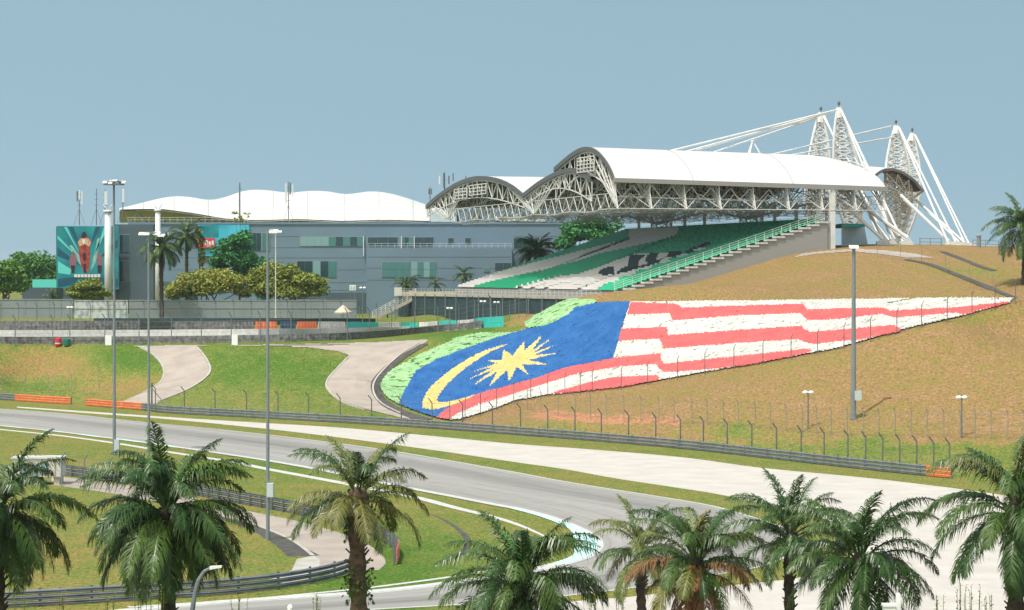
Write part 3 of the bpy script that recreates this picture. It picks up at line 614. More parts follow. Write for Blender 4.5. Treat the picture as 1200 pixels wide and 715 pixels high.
# ------------------------------------------------------------------ trackside barriers beside the straight
def band(name, pts, d, h, thick, m, label, cat, scallop=0, group=None, n=4, segs=None, partname=None):
    """wall along image points standing on the ground at the distances d"""
    s = smooth_pts(pts, n); q = np.array([T(a, b) for a, b in s]); q[:, 2] = terr(q[:, 0], q[:, 1]); q = resample(q, .33 if scallop else 2.0)
    px = np.array([proj(*p)[0] for p in q])
    def strip(i0, i1, mb, hh):
        pr = [(0, -.3), (0, hh * .45), (-.04, hh * .5), (0, hh * .55), (0, hh), (thick, hh), (thick, -.3)] if scallop else [(0, -.3), (0, hh), (thick, hh), (thick, -.3)]
        k0 = len(mb.v); n_ = len(pr)
        for i in range(i0, i1 + 1):
            sc = scallop * abs(math.sin(i * .33 * math.pi / .66)) if scallop else 0
            for o, z in pr: mb.v.append((q[i, 0], q[i, 1] + o - (sc if o < thick / 2 else 0), q[i, 2] + z))
        for i in range(i1 - i0):
            for j in range(n_ - 1): mb.f.append([k0 + i * n_ + j, k0 + (i + 1) * n_ + j, k0 + (i + 1) * n_ + j + 1, k0 + i * n_ + j + 1]); mb.m.append(0)
        for i in (0, i1 - i0): mb.f.append([k0 + i * n_ + j for j in range(n_)]); mb.m.append(0)
    if segs is None:
        mb = MB(); strip(0, len(q) - 1, mb, h); return single(mb, name, M[m], label, cat, q[0], group)
    root = thing(name, label, cat, q[0], group)
    for x0, x1, mm, lb in segs:
        ids = np.nonzero((px >= x0) & (px <= x1))[0]
        if len(ids) < 2: continue
        mb = MB(); strip(ids[0], ids[-1], mb, h); o = mb.build(partname, M[mm], root)
        if lb: o['label'] = lb
    return root
M['teal'] = mat('teal_tyre_paint', (.03, .46, .42), .6, (.05, .38, .36), 1.2)
M['whitetyre'] = mat('white_tyre_paint', (.66, .64, .62), .7, (.5, .49, .48), 1.5)
M['tyre'] = mat('black_tyres', (.045, .045, .05), .8, (.11, .11, .11), 1.8)
M['greytyre'] = mat('grey_tyres', (.20, .20, .205), .8, (.08, .08, .085), 1.6, 4)
M['navy'] = mat('dark_blue_tyre_paint', (.03, .06, .11), .7, (.05, .09, .15), 1.5)
M['hoard'] = mat('grey_hoarding', (.215, .25, .265), .7, (.17, .205, .22), .25, 5, stretch=(1, 1, .3))
M['tarp'] = mat('pale_tarpaulin', (.46, .49, .50), .5, (.26, .29, .31), .9, 5, .15, .5, stretch=(1.4, 1, .7), lo=.45, hi=.6)
band('guardrail', [(-30, 403), (150, 402.5), (300, 401), (400, 398.5), (450, 395), (520, 388), (565, 384.5)], [386, 380, 379, 394, 405, 425, 441], 1.1, .35, 'greytyre', 'weathered grey tyre and rail barrier at the foot of the pale post fence', 'barrier', .06, n=5)
sheet_pts = SP([(-40, 398.5), (150, 397.5), (300, 396.5), (400, 395), (470, 391.5), (560, 385.5)])
drape_poly('pit_straight', sheet_pts + SP([(580, 381), (470, 384), (400, 386), (200, 388), (-40, 388)]), .05, M['track'], .8)
band('concrete_wall', [(-40, 394.5), (150, 394), (300, 393), (400, 391.5), (443, 390), (480, 389)], [410, 406, 404, 410, 424, 436], 1.0, .4, 'white', 'low white concrete wall running the length of the straight', 'wall')
band('tyre_barrier', [(-40, 387.5), (100, 387.3), (297, 387), (400, 387), (470, 387.3), (530, 386), (590, 383)], [424, 421, 420, 424, 440, 447, 452], 1.55, .8, None, 'tyre barrier on the far side of the straight painted orange, white and teal in blocks', 'barrier', .08, n=6, partname='tyre_block',
     segs=[(-60, 298, 'greytyre', 'grey stretch'), (298.5, 326, 'orange', 'orange block'), (326.5, 346.5, 'navy', 'dark blue block'), (347, 371, 'orange', 'orange block'), (371.5, 405, 'whitetyre', 'white block'), (405.5, 443, 'teal', 'teal block'), (443.5, 469, 'whitetyre', 'white block'),
           (469.5, 490, 'teal', 'teal block'), (490.5, 514, 'whitetyre', 'white block'), (514.5, 535, 'teal', 'teal block'), (535.5, 556, 'whitetyre', 'white block'), (556.5, 595, 'teal', 'teal block')])
band('catch_fence_base', [(110, 381), (300, 381), (400, 381), (440, 381)], [446, 448, 455, 466], 1.3, .3, 'darknet', 'low dark screened wall behind the painted tyre barrier', 'wall')
fz = []
for x in list(range(-20, 470, 21)):
    d = np.interp(x, [-20, 300, 470], [449, 452, 476]); q = D(x, 380, d); fz.append((q[0], q[1], G(q[0], q[1])))
fence('grey debris fence behind the painted tyre barrier in front of the hoarding', fz, 4.6, .8, (-.3, -.7), 'galv', .07, FG, hs=[1.9, 2.6, 3.3, 3.8], thick=.014)
# hoarding: three stretches of wall
hq = lambda pts, dd: [D(x, y, d) for (x, y), d in zip(pts, dd)]
def hoarding(label, x0, x1, ytop, d, m, n, name='hoarding', tone=None):
    a = D(x0, ytop, d); b = D(x1, ytop, d); root = thing(name, label, 'hoarding', (a[0], a[1], G(a[0], a[1])), 'grey hoardings in front of the paddock')
    w_ = (b[0] - a[0]) / n
    for i in range(n):
        mb = MB(); mb.box(a[0] + i * w_ + .03, a[0] + (i + 1) * w_ - .03, d, d + .12, G(a[0], d) - .8, a[2] + rng.uniform(-.06, .06)); mb.build('panel', M[m], root)
    mb = MB(); mb.box(a[0], b[0], d - .1, d - .02, a[2] - 1.7, a[2] - 1.6); mb.box(a[0], b[0], d - .1, d - .02, a[2] - .15, a[2] - .02)
    mb.build('batten', M['eave'], root)
hoarding('light grey panelled hoarding below the dense green trees at left', -40, 86, 350.5, 471, 'hoard', 9)
hoarding('crumpled pale tarpaulin hoarding below the flat yellowish tree', 87, 150, 352, 470, 'tarp', 3)
hoarding('long grey hoarding wall below the umbrella trees and the paddock building', 151, 418, 351.5, 474, 'hoard', 15)

# ------------------------------------------------------------------ grandstand, in its own frame: u up the rake, v along the rows
UA = np.array([16.5, 385.0]); US = np.array([.9593, .2823]); UV = np.array([-.2823, .9593])
def Lw(u, v, z): 
    q = UA + US * u + UV * v; return (float(q[0]), float(q[1]), float(z))
Z0, NR, RD, RH, VL = 15.6, 44, 36 / 44, 11.6 / 44, 99.0
gs = thing('grandstand', 'large white roofed grandstand on the hilltop with green and white seats', 'grandstand', Lw(0, 0, Z0))
M['step'] = mat('terrace_concrete', (.30, .30, .29), .85, (.24, .24, .235), .5)
M['seatg'] = mat('green_seat', (.015, .38, .19), .45, (.02, .32, .165), .3)
M['seatd'] = mat('shaded_green_seat', (.012, .22, .15), .5)  # darker copy of the seat green, roof shade put into the colour
M['seatw'] = mat('off_white_seat', (.66, .63, .62), .5, (.58, .555, .545), .3)
M['seatk'] = mat('black_seat', (.012, .03, .035), .5)
M['seatl'] = mat('light_green_seat', (.03, .52, .28), .45, (.04, .45, .25), .3)
W1 = [(738, 286), (749, 288), (727, 293), (702, 298), (680, 306), (671, 304.5), (627, 319), (577, 330), (543, 339), (528, 347.5), (520, 350), (520, 338), (560, 326), (627, 308), (656, 301), (736, 280.5), (738, 270), (795, 270), (793, 275.5), (769, 283.5), (749, 288)]
W1 = [(515, 352), (520, 338), (560, 326), (627, 308), (656, 301), (736, 280.5), (738, 268), (796, 268), (793, 275.5), (769, 283.5), (749, 288), (727, 293), (702, 298), (680, 306), (627, 319), (577, 330), (543, 339), (526, 348)]
W2 = [(562, 352), (566, 347), (606, 336), (656, 323), (680, 320), (704, 312), (731, 303), (748, 297.5), (775, 297), (800, 298), (771, 310), (753, 316), (731, 324.5), (709, 334), (698, 338), (690, 352)]
BLK = [[(701, 322), (703, 318), (709, 315), (719, 313), (720, 322), (708, 324)], [(721, 321), (728, 316), (736, 312), (737, 301), (746, 299), (756, 300.5), (749, 306), (747, 316), (734, 320)], [(758, 300), (764, 297), (772, 298), (768, 306), (762, 309), (756, 308)], [(747, 312), (760, 309), (775, 305), (774, 308), (760, 313), (748, 316)], [(781, 302), (784, 296), (797, 295), (800, 299), (790, 303)], [(800, 296), (830, 284), (834, 287), (806, 299)]]
G3 = [(688, 352), (698, 338), (709, 334.5), (731, 325), (753, 317), (775, 309), (800, 301), (830, 292), (880, 276), (960, 255), (970, 262), (720, 350)]
AIS = [[(680, 301), (738, 279)], [(627, 321), (656, 311), (738, 281)], [(565, 348), (606, 337.5), (656, 324), (680, 320.5), (702, 313), (749, 294.5), (792, 277)], [(606, 348), (660, 331), (687, 336)], [(660, 345), (687, 335), (716, 324.5), (742, 315), (775, 304), (830, 287)], [(589, 348), (640, 332)]]
def dist_line(x, y, pl):
    m = np.full(x.shape, 1e9)
    for (ax, ay), (bx, by) in zip(pl[:-1], pl[1:]):
        t = np.clip(((x - ax) * (bx - ax) + (y - ay) * (by - ay)) / ((bx - ax) ** 2 + (by - ay) ** 2), 0, 1); m = np.minimum(m, np.hypot(x - ax - t * (bx - ax), y - ay - t * (by - ay)))
    return m
vv_ = np.arange(.5, VL - .4, .55)
mb = MB()
for i in range(NR):
    z1 = Z0 + RH * (i + 1); c = [Lw(i * RD, 0, z1 - 1.6), Lw((i + 1) * RD + .004, 0, z1 - 1.6), Lw((i + 1) * RD + .004, VL, z1 - 1.6), Lw(i * RD, VL, z1 - 1.6)]
    mb.box8(c + [(x, y, z1) for x, y, _ in c])
mb.build('terrace', M['step'], gs)
blocks = {}
def side_of(px, py, pl):
    x = [q[0] for q in pl]; y = [q[1] for q in pl]; s0 = (y[1] - y[0]) / (x[1] - x[0]); s1 = (y[-1] - y[-2]) / (x[-1] - x[-2])
    ly = np.where(px < x[0], y[0] + s0 * (px - x[0]), np.where(px > x[-1], y[-1] + s1 * (px - x[-1]), np.interp(px, x, y))); return py < ly
for i in range(NR):
    z1 = Z0 + RH * (i + 1); u0 = i * RD + .22
    q = UA[None] + US[None] * (u0 + .4) + UV[None] * vv_[:, None]; px, py = proj(q[:, 0], q[:, 1], z1 + .55)
    k = np.zeros(px.shape, int); k[inpoly(px, py, W1) | inpoly(px, py, W2)] = 2
    k[inpoly(px, py, G3)] = 4
    for b in BLK: k[inpoly(px, py, b)] = 3
    k[(k == 0) & (px > 745) & (rng.random(px.shape) < .35)] = 1  # rear green seats take the shade-darkened green at random
    dl = dist_line(px, py, [(698, 338), (753, 317), (800, 300), (832, 289)]); k[(dl < 1.3) & ((i // 2) % 2 == 0)] = 2
    bid = np.zeros(px.shape, int); skip = np.zeros(px.shape, bool)
    for a in AIS[1:5]: bid += side_of(px, py, a)
    for a in AIS: skip |= dist_line(px, py, a) < .75
    for v, kk, sk, bi in zip(vv_, k, skip, bid):
        if sk: continue
        mb = blocks.setdefault(int(bi), MB()); x0, x1 = v - .23, v + .23
        A = [Lw(u0, x0, z1 + .38), Lw(u0 + .4, x0, z1 + .38), Lw(u0 + .4, x1, z1 + .38), Lw(u0, x1, z1 + .38)]
        mb.box8(A + [(a, b, c + .05) for a, b, c in A], kk)
        B = [Lw(u0 + .36, x0, z1 + .43), Lw(u0 + .42, x0, z1 + .43), Lw(u0 + .42, x1, z1 + .43), Lw(u0 + .36, x1, z1 + .43)]; tp = [Lw(u0 + .42, x0, z1 + .86), Lw(u0 + .47, x0, z1 + .86), Lw(u0 + .47, x1, z1 + .86), Lw(u0 + .42, x1, z1 + .86)]
        mb.box8(B + tp, kk)
for mb in blocks.values(): mb.build('seat_block', [M['seatg'], M['seatd'], M['seatw'], M['seatk'], M['seatl']], gs)
# near side wall: stepped white parapet, lower wall, railing
mb = MB(); ns = 24
for i in range(ns):
    u0 = i * 36.6 / ns; u1 = (i + 1) * 36.6 / ns; zt_ = Z0 + (i + 1) * 11.9 / ns
    lo = [min(G(*Lw(u, -1.4, 0)[:2]) for u in (u0, u1)) - .5, 0]
    c = [Lw(u0, -1.4, lo[0]), Lw(u1, -1.4, lo[0]), Lw(u1, -.05, lo[0]), Lw(u0, -.05, lo[0])]; mb.box8(c + [(x, y, zt_ - .30) for x, y, _ in c])
mb.build('side_wall', M['hoard'] if 0 else M['eave'], gs)
mb = MB()
for i in range(ns):
    u0 = i * 36.6 / ns; u1 = (i + 1) * 36.6 / ns; zt_ = Z0 + (i + 1) * 11.9 / ns
    c = [Lw(u0 - .15, -1.65, zt_ - .297), Lw(u1, -1.65, zt_ - .297), Lw(u1, -.1, zt_ - .297), Lw(u0 - .15, -.1, zt_ - .297)]; mb.box8(c + [(x, y, zt_) for x, y, _ in c])
mb.build('stair', M['white'], gs)
mb = MB()
for v in (-.12,):
    for h in (.45, .8, 1.15, 1.5): mb.tube(Lw(-.3, v, Z0 + .3 + h), Lw(36.6, v, Z0 + 12 + h), .03, None, 4)
    for i in range(25): u = i * 36.6 / 24; zb = Z0 + .3 + u * 11.7 / 36.6; mb.tube(Lw(u, v, zb), Lw(u, v, zb + 1.55), .04, None, 4)
mb.build('railing', M['steelw'], gs)
# front screen wall below the first row
mb = MB()
VW = 138
for a in range(0, VW, 6):
    v0, v1 = a, min(a + 6, VW); lo = min(G(*Lw(-2.2, v, 0)[:2]) for v in (v0, v1)) - 1
    c = [Lw(-2.2, v0, lo), Lw(-1.7, v0, lo), Lw(-1.7, v1 + .002, lo), Lw(-2.2, v1 + .002, lo)]; ztop = Z0 - .75 - v0 * .006; mb.box8(c + [(x, y, ztop) for x, y, _ in c])
mb.build('screen_wall', M['darknet'], gs)
mb = MB()
c = [Lw(-2.4, -1, Z0 - .72 - .2), Lw(-.1, -1, Z0 - .72 - .2), Lw(-.1, VL, Z0 - .72 - .6), Lw(-2.4, VL, Z0 - .72 - .6)]; mb.box8(c + [(x, y, z + .55) for x, y, z in c])
M['beige'] = mat('beige_walkway', (.52, .46, .36), .8, (.42, .39, .33), .5)
mb.build('walkway', M['concrete'], gs)
mb = MB(); c = [Lw(-2.4, VL + .02, Z0 - 1.3), Lw(3, VL + .02, Z0 - 1.3), Lw(3, VW, Z0 - 1.55), Lw(-2.4, VW, Z0 - 1.55)]; mb.box8(c + [(x, y, z + .9) for x, y, z in c]); mb.build('walkway', M['beige'], gs)
mb = MB()
for h in (.5, .95): mb.tube(Lw(-2.3, 0, Z0 - .4 + h), Lw(-2.3, VW, Z0 - .9 + h), .03, None, 4)
for v in np.arange(0, VW, 2.5): mb.tube(Lw(-2.3, v, Z0 - .5 - v * .0036), Lw(-2.3, v, Z0 + .55 - v * .0036), .035, None, 4)
mb.build('railing', M['steelw'], gs)
for v in np.arange(6, VW, 8.2):
    b = Lw(-2.75, v, 0); mb = MB(); mb.tube((b[0], b[1], G(b[0], b[1]) - .2), (b[0], b[1], Z0 - .9), .11, None, 6); mb.build('screen_post', M['galv'], gs)
# back edge rail
mb = MB()
for h in (.5, 1.05): mb.tube(Lw(36.4, 0, 27.2 + h), Lw(36.4, VL, 27.2 + h), .035, None, 4)
for v in np.arange(0, VL, 3): mb.tube(Lw(36.4, v, 27.0), Lw(36.4, v, 28.3), .04, None, 4)
mb.build('railing', M['steelw'], gs)

# ---- roofs
def cat(pts, n=5): return [(float(a), float(b)) for a, b in smooth_pts(pts, n)]
V1 = cat([(-.2, 34.3), (1.2, 35.6), (4, 37.3), (8.5, 39.1), (13, 39.9), (18, 39.9), (24, 39.0), (32, 37.3)], 4)
V2 = cat([(12, 35.0), (20, 36.6), (26, 36.8), (33, 36.3), (42, 35.1), (51, 33.4)], 4)
V3 = cat([(51, 33.4), (58, 35.2), (67, 36.7), (78, 37.6), (87, 37.7), (98, 37.0), (108, 35.7), (115, 34.6), (122, 33.2)], 4)
U0, U1 = 0.0, 47.6
def vault(prof, u0, u1, t, drop_end=0, nu=24, curl=0):
    us = np.linspace(u0, u1, nu + 1); top = MB(); n = len(prof)
    for u in us:
        f = (u - u0) / (u1 - u0); e = max(0, (f - .82) / .18) ** 2 * curl
        for v, z in prof: top.v.append(Lw(u, v, z - drop_end * f - e * max(0, (z - 34.2)) / 5.7))
    for i in range(nu):
        for j in range(n - 1): top.f.append([i * n + j, (i + 1) * n + j, (i + 1) * n + j + 1, i * n + j + 1]); top.m.append(0)
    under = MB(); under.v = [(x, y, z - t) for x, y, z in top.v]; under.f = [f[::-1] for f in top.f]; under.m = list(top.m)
    return top, under
def rim(prof, u, du, h):
    mb = MB()
    for (v0, z0), (v1, z1) in zip(prof[:-1], prof[1:]):
        c = [Lw(u, v0, z0 - h), Lw(u + du, v0, z0 - h), Lw(u + du, v1, z1 - h), Lw(u, v1, z1 - h)]; c2 = [Lw(u, v0, z0 + .06), Lw(u + du, v0, z0 + .06), Lw(u + du, v1, z1 + .06), Lw(u, v1, z1 + .06)]; mb.box8(c + c2)
    return mb
for nm, pr, dr, lb in (('V1', V1, .9, 'highest roof vault nearest the flag'), ('V2', V2, 0, None), ('V3', V3, 0, 'lower roof vault over the far end')):
    a, b = vault(pr, U0, U1, .5, dr, curl=1.6 if nm == 'V1' else 0); o = a.build('roof', M['membrane'], gs, True)
    if lb: o['label'] = lb
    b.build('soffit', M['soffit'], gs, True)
    rim(pr, U0 - .25, .25, .75).build('roof_rim', M['rim'], gs)
    if nm == 'V1':      # membrane seam bands and the eave
        for k, u in enumerate((13.5, 31)):
            f = u / 49; mb = MB()
            for (v0, z0), (v1, z1) in zip(pr[:-1], pr[1:]): mb.tube(Lw(u, v0, z0 - dr * f + .02), Lw(u, v1, z1 - dr * f + .02), .05, None, 4)
            mb.build('roof_seam', M['eave'], gs)
mb = MB(); c = [Lw(U0 - .3, -.75, 33.6), Lw(U1 + .2, -.75, 32.6), Lw(U1 + .2, -.22, 32.6), Lw(U0 - .3, -.22, 33.6)]; c2 = [Lw(U0 - .3, -.75, 34.3), Lw(U1 + .2, -.75, 33.35), Lw(U1 + .2, -.22, 33.35), Lw(U0 - .3, -.22, 34.3)]; mb.box8(c + c2); mb.build('eave_beam', M['eave'], gs)

# ---- trusses: fans from the feet, inner arch, lattice
def interp(prof, v): return float(np.interp(v, [p[0] for p in prof], [p[1] for p in prof]))
def top_at(v):
    if v <= 22: return interp(V1, v)
    if v <= 51: return interp(V2, v)
    return interp(V3, v)
FEET = [(-1.2, 29.3), (45, 29.4), (105, 29.9)]
def truss(u, r, dr=0, foot=True):
    mb = MB(); seg = lambda a, b, q=r: mb.tube(Lw(u, a[0], a[1]), Lw(u, b[0], b[1]), q, None, 4, cap=False)
    dz = -dr * u / 49
    for pr, step in ((V1, 2.6), (V2, 3.0), (V3, 3.4)):
        v0, v1 = pr[0][0], pr[-1][0]; n = max(3, int((v1 - v0) / step)); tv = np.linspace(v0, v1, n + 1); tops = [(v, interp(pr, v) - .85 + (dz if pr is V1 else 0)) for v in tv]
        for a, b in zip(tops[:-1], tops[1:]): seg(a, b, r * 1.2)
        inner = []
        for v, z in tops:
            s = (v - v0) / (v1 - v0); inner.append((v, min(z - .5, 30.6 + (5.4 if pr is V1 else 3.6) * math.sin(math.pi * (s * .86 + .07)) - .5)))
        for a, b in zip(inner[:-1], inner[1:]): seg(a, b, r)
        for i, (a, b) in enumerate(zip(tops, inner)):
            seg(a, b, r * .75)
            if i < len(tops) - 1: seg(*((tops[i], inner[i + 1]) if i % 2 else (inner[i], tops[i + 1])), r * .75)
    if foot:
        for fv, fz in FEET:
            for dv in (-16, -12.5, -9, -5.5, -2, 2, 5.5, 9, 12.5, 16):
                v = fv + dv
                if -.2 < v < 122: seg((fv, fz), (v, top_at(v) - .9), r * 1.1)
    # low flat lattice
    n = 26; vs_ = np.linspace(-1.2, 108, n + 1); zb = [29.3 + .2 * math.sin(k * 1.3) for k in range(n + 1)]
    for i in range(n):
        seg((vs_[i], zb[i]), (vs_[i + 1], zb[i + 1]), r * .5); m_ = (vs_[i] + vs_[i + 1]) / 2; seg((vs_[i], zb[i]), (m_, 31.9), r * .6); seg((m_, 31.9), (vs_[i + 1], zb[i + 1]), r * .6)
        if i < n - 1: seg((m_, 31.9), (m_ + 4.2, 31.9), r * .6)
    return mb
for i, u in enumerate([.15, 6, 12, 18, 24, 30, 36, 42, 47.2]): truss(u, .12 if i == 0 else .085, .9, i != 0 or True).build('truss', M['truss'], gs)
# members along u
for v in np.linspace(-1.2, 104, 12):
    mb = MB()
    for a, b in zip(range(0, 48, 6), range(6, 54, 6)):
        b = min(b, 47.3); mb.tube(Lw(a, v, 29.4), Lw(b, v, 29.4), .08, None, 4, cap=False); mb.tube(Lw(a, v, 29.4), Lw((a + b) / 2, v + 2.2, 31.9), .07, None, 4, cap=False); mb.tube(Lw((a + b) / 2, v + 2.2, 31.9), Lw(b, v, 29.4), .07, None, 4, cap=False)
    mb.build('lattice', M['truss'], gs)
mb = MB()      # near edge truss under the eave
n = 14
for i in range(n):
    a = U0 + i * 47.6 / n; b = U0 + (i + 1) * 47.6 / n; za = 33.3 - a / 49; zb = 33.3 - b / 49
    mb.tube(Lw(a, 1.3, za - 1.9), Lw(b, 1.3, zb - 1.9), .11, None, 4, cap=False); mb.tube(Lw(a, .9, za), Lw((a + b) / 2, 1.3, (za + zb) / 2 - 1.9), .09, None, 4, cap=False); mb.tube(Lw((a + b) / 2, 1.3, (za + zb) / 2 - 1.9), Lw(b, .9, zb), .09, None, 4, cap=False)
    mb.tube(Lw(a, 1.3, za - 1.9), Lw(a + 1.7, 6, 29.4), .07, None, 4, cap=False); mb.tube(Lw((a + b) / 2, 1.3, za - 1.9), Lw(a + 1.7, 6, 29.4), .07, None, 4, cap=False)
mb.build('edge_truss', M['truss'], gs)
# gantry panels in the gables
def gantry(v0, v1, z0, z1, nv, nz):
    mb = MB(); u = -.32
    for i in range(nv + 1): v = v0 + (v1 - v0) * i / nv; mb.tube(Lw(u, v, z0), Lw(u, v, z1), .11, None, 4)
    for j in range(nz + 1): z = z0 + (z1 - z0) * j / nz; mb.tube(Lw(u, v0, z), Lw(u, v1, z), .11, None, 4)
    c = [Lw(u + .3, v0, z0), Lw(u + .4, v0, z0), Lw(u + .4, v1, z0), Lw(u + .3, v1, z0)]
    mb.build('gantry_frame', M['steelw'], gs)
gantry(9.5, 18.5, 35.9, 38.3, 5, 4); gantry(75, 87, 34.2, 36.1, 4, 3); gantry(89, 98, 33.8, 35.7, 3, 3)
# lattice columns
def lat_col(u, v, z0, z1, w0, w1, spread=True, name='column', m='truss', n=6, r=.16, lean=(0, 0)):
    mb = MB(); cs = []
    for j in range(n + 1):
        f = j / n; w_ = w0 + (w1 - w0) * f; z = z0 + (z1 - z0) * f; cs.append([Lw(u + a * w_ + lean[0] * f, v + b * w_ + lean[1] * f, z) for a, b in ((-1, -1), (1, -1), (1, 1), (-1, 1))])
    for j in range(n):
        for k in range(4):
            k2 = (k + 1) % 4; mb.tube(cs[j][k], cs[j + 1][k], r, None, 5, cap=False); mb.tube(cs[j][k], cs[j + 1][k2], r * .5, None, 4, cap=False); mb.tube(cs[j][k2], cs[j + 1][k], r * .5, None, 4, cap=False); mb.tube(cs[j + 1][k], cs[j + 1][k2], r * .5, None, 4, cap=False)
    if spread:
        for a, b in ((-9, -9), (9, -9), (9, 9), (-9, 9), (0, -12), (0, 12)):
            mb.tube(cs[n - 2][0], Lw(u + a, v + b, 31.6), .2, None, 5)
    mb.build(name, M[m], gs)
lat_col(37.5, 81, 24, 31, 1.3, 1.7); lat_col(37.5, 34, 24, 31, 1.3, 1.7); lat_col(37.5, 3, 24, 31.5, 1.2, 1.5, False)
for u, v in ((36.8, 66), (37, 93), (37, 56), (37, 22), (36.8, 12)): mb = MB(); mb.tube(Lw(u, v, 25), Lw(u, v, 31), .32, None, 8); mb.build('column', M['truss'], gs)
# lower bracing under the far lattice, and white wall of the stair tower
mb = MB()
for i in range(8):
    v = 48 + i * 7; mb.tube(Lw(4, v, 30.3), Lw(4, v + 3.5, 28.9), .09, None, 4); mb.tube(Lw(4, v + 3.5, 28.9), Lw(4, v + 7, 30.3), .09, None, 4); mb.tube(Lw(4, v + 3.5, 28.9), Lw(4, v + 10.5, 28.9), .07, None, 4)
mb.build('hanging_truss', M['truss'], gs)
def wbox(x0, x1, y0, y1, d, dd, mb=None, m=0):
    a = D(x0, y1, d); b = D(x1, y0, d); mb = mb or MB(); mb.box(a[0], b[0], d, d + dd, a[2], b[2], m); return mb
a = D(962, 300, 396); 
mb = MB(); c = [Lw(29, -1.2, 21.5), Lw(37.2, -1.2, 21.5), Lw(37.2, -.6, 21.5), Lw(29, -.6, 21.5)]; mb.box8(c + [(c[0][0], c[0][1], 25.0), (c[1][0], c[1][1], 27.3), (c[2][0], c[2][1], 27.3), (c[3][0], c[3][1], 25.0)]); mb.build('end_wall', M['eave'], gs)
mb = MB(); c = [Lw(37.25, -1.2, 21.5), Lw(38.1, -1.2, 21.5), Lw(38.1, -.5, 21.5), Lw(37.25, -.5, 21.5)]; mb.box8(c + [(x, y, 32.3) for x, y, _ in c]); mb.build('column', M['steelw'], gs)
M['paleblue'] = mat('pale_cladding', (.45, .52, .54), .6, (.40, .47, .49), .4)
c = [D(986, 292, 404), D(1018, 292, 412), D(1018, 292, 420), D(986, 292, 416)]; t_ = [D(986, 266, 404), D(1013, 266, 412), D(1013, 266, 420), D(986, 266, 416)]; mb = MB(); mb.box8(c + t_); mb.build('service_room', M['paleblue'], gs)
mb = MB(); wbox(986, 1014, 262, 265.9, 404, 14, mb); mb.build('service_roof', M['teal'], gs)

# ---- masts, stays and struts
M['mast'] = mat('white_mast_steel', (.74, .74, .74), .4, (.64, .64, .63), .5)
def mast(peak, foot, wmax, tmax=.5):
    p = np.array(peak); f = np.array(foot); n = 17; ax = p - f; mb = MB(); rings = []
    for j in range(n + 1):
        t = j / n; w_ = .45 + (wmax - .45) * (math.sin(math.pi * min(1, (t / tmax) * .5)) if t < tmax else math.cos(math.pi / 2 * (t - tmax) / (1 - tmax)) ** .8); c = f + ax * t * .965
        rings.append([c + np.array((math.cos(a) * w_, math.sin(a) * w_, 0)) for a in (R(205), R(335), R(90))])
    for j in range(n):
        for k in range(3):
            k2 = (k + 1) % 3; mb.tube(rings[j][k], rings[j + 1][k], .28, None, 6, cap=False); mb.tube(rings[j][k], rings[j + 1][k2], .12, None, 4, cap=False); mb.tube(rings[j][k2], rings[j + 1][k], .12, None, 4, cap=False); mb.tube(rings[j + 1][k], rings[j + 1][k2], .12, None, 4, cap=False)
    o = mb.build('mast', M['mast'], gs)
    mb = MB(); mb.tube(f + ax * .93, p, .85, .5, 8); mb.build('mast_head', M['mast'], o)
    mb = MB(); mb.tube(p, p + np.array((0, 0, .9)), .06, None, 5); mb.ball(p + np.array((0, 0, .75)), .28, .28, .4); mb.build('finial', M['rim'], o)
M1 = D(983, 126, 433); M2 = D(962, 132, 450); M3 = D(1050, 147, 486); M4 = D(1069, 156, 511)
def gz(p): return (p[0], p[1], G(p[0], p[1]))
f1 = D(1000, 285, 437); f2 = D(955, 285, 454); f3 = D(1053, 283, 488); f4 = D(1058, 283, 513)
mast(M1, f1, 2.6, .42); mast(M2, f2, 2.6, .42); mast(M3, f3, 3.0, .45); mast(M4, f4, 2.8, .45)
mb = MB(); q = D(882, 165, 455); b0 = D(882, 182, 455)
for a in (0, 2.1, 4.2): mb.tube((b0[0] + 1.6 * math.cos(a), b0[1] + 1.6 * math.sin(a), b0[2]), q, .18, .12, 5)
mb.ball(q, .4, .4, .5); mb.build('roof_pylon', M['mast'], gs)
def cable(p, q, r, nm='stay_cable'):
    mb = MB(); mb.tube(p, q, r, None, 6); mb.build(nm, M['mast'], gs)
A1 = D(981, 128, 433)
for x0, y0, d0, x1, y1, d1 in [(980, 129, 432, 780, 172, 402), (980, 130, 434, 800, 174, 400), (960, 136, 449, 806, 174, 414), (960, 137, 451, 832, 175, 412), (1044, 148, 486, 905, 178, 432), (1046, 161, 486, 925, 179, 430)]:
    p = np.array(D(x0, y0, d0)); uu = {780: 14, 800: 17, 806: 18, 832: 22, 905: 32.5, 925: 35.6}[x1]; q = Lw(uu, 15, 39.6 - .9 * uu / 49); cable(tuple(p), q, .16)
ANCH = {}
for x0, y0, d0, x1, y1, d1, r in [
    (985, 128, 433, 1058, 283, 405, .2), (986, 129, 433, 1046, 284, 408, .17), (965, 136, 450, 1040, 284, 412, .17), (966, 136, 450, 1033, 284, 410, .17),
    (1053, 149, 486, 1112, 287, 420, .2), (1054, 150, 486, 1122, 288, 424, .17), (1072, 158, 511, 1132, 288, 432, .17), (1073, 159, 511, 1136, 287, 436, .17),
    (983, 222, 408, 1064, 279, 405, .30), (994, 221, 410, 1060, 282, 406, .26), (983, 234, 400, 1034, 280, 402, .30), (1006, 222, 409, 1036, 283, 406, .26), (1020, 221, 412, 1050, 284, 408, .24), (1028, 222, 414, 1046, 284, 409, .22), (1008, 234, 420, 1042, 282, 410, .24),
    (1056, 229, 470, 1112, 283, 422, .30), (1060, 234, 474, 1116, 287, 424, .26), (1073, 234, 490, 1133, 287, 430, .26), (1075, 236, 492, 1124, 284, 428, .22)]:
    cable(D(x0, y0, d0), D(x1, y1, d1), r, 'stay_cable' if r < .215 else 'strut')
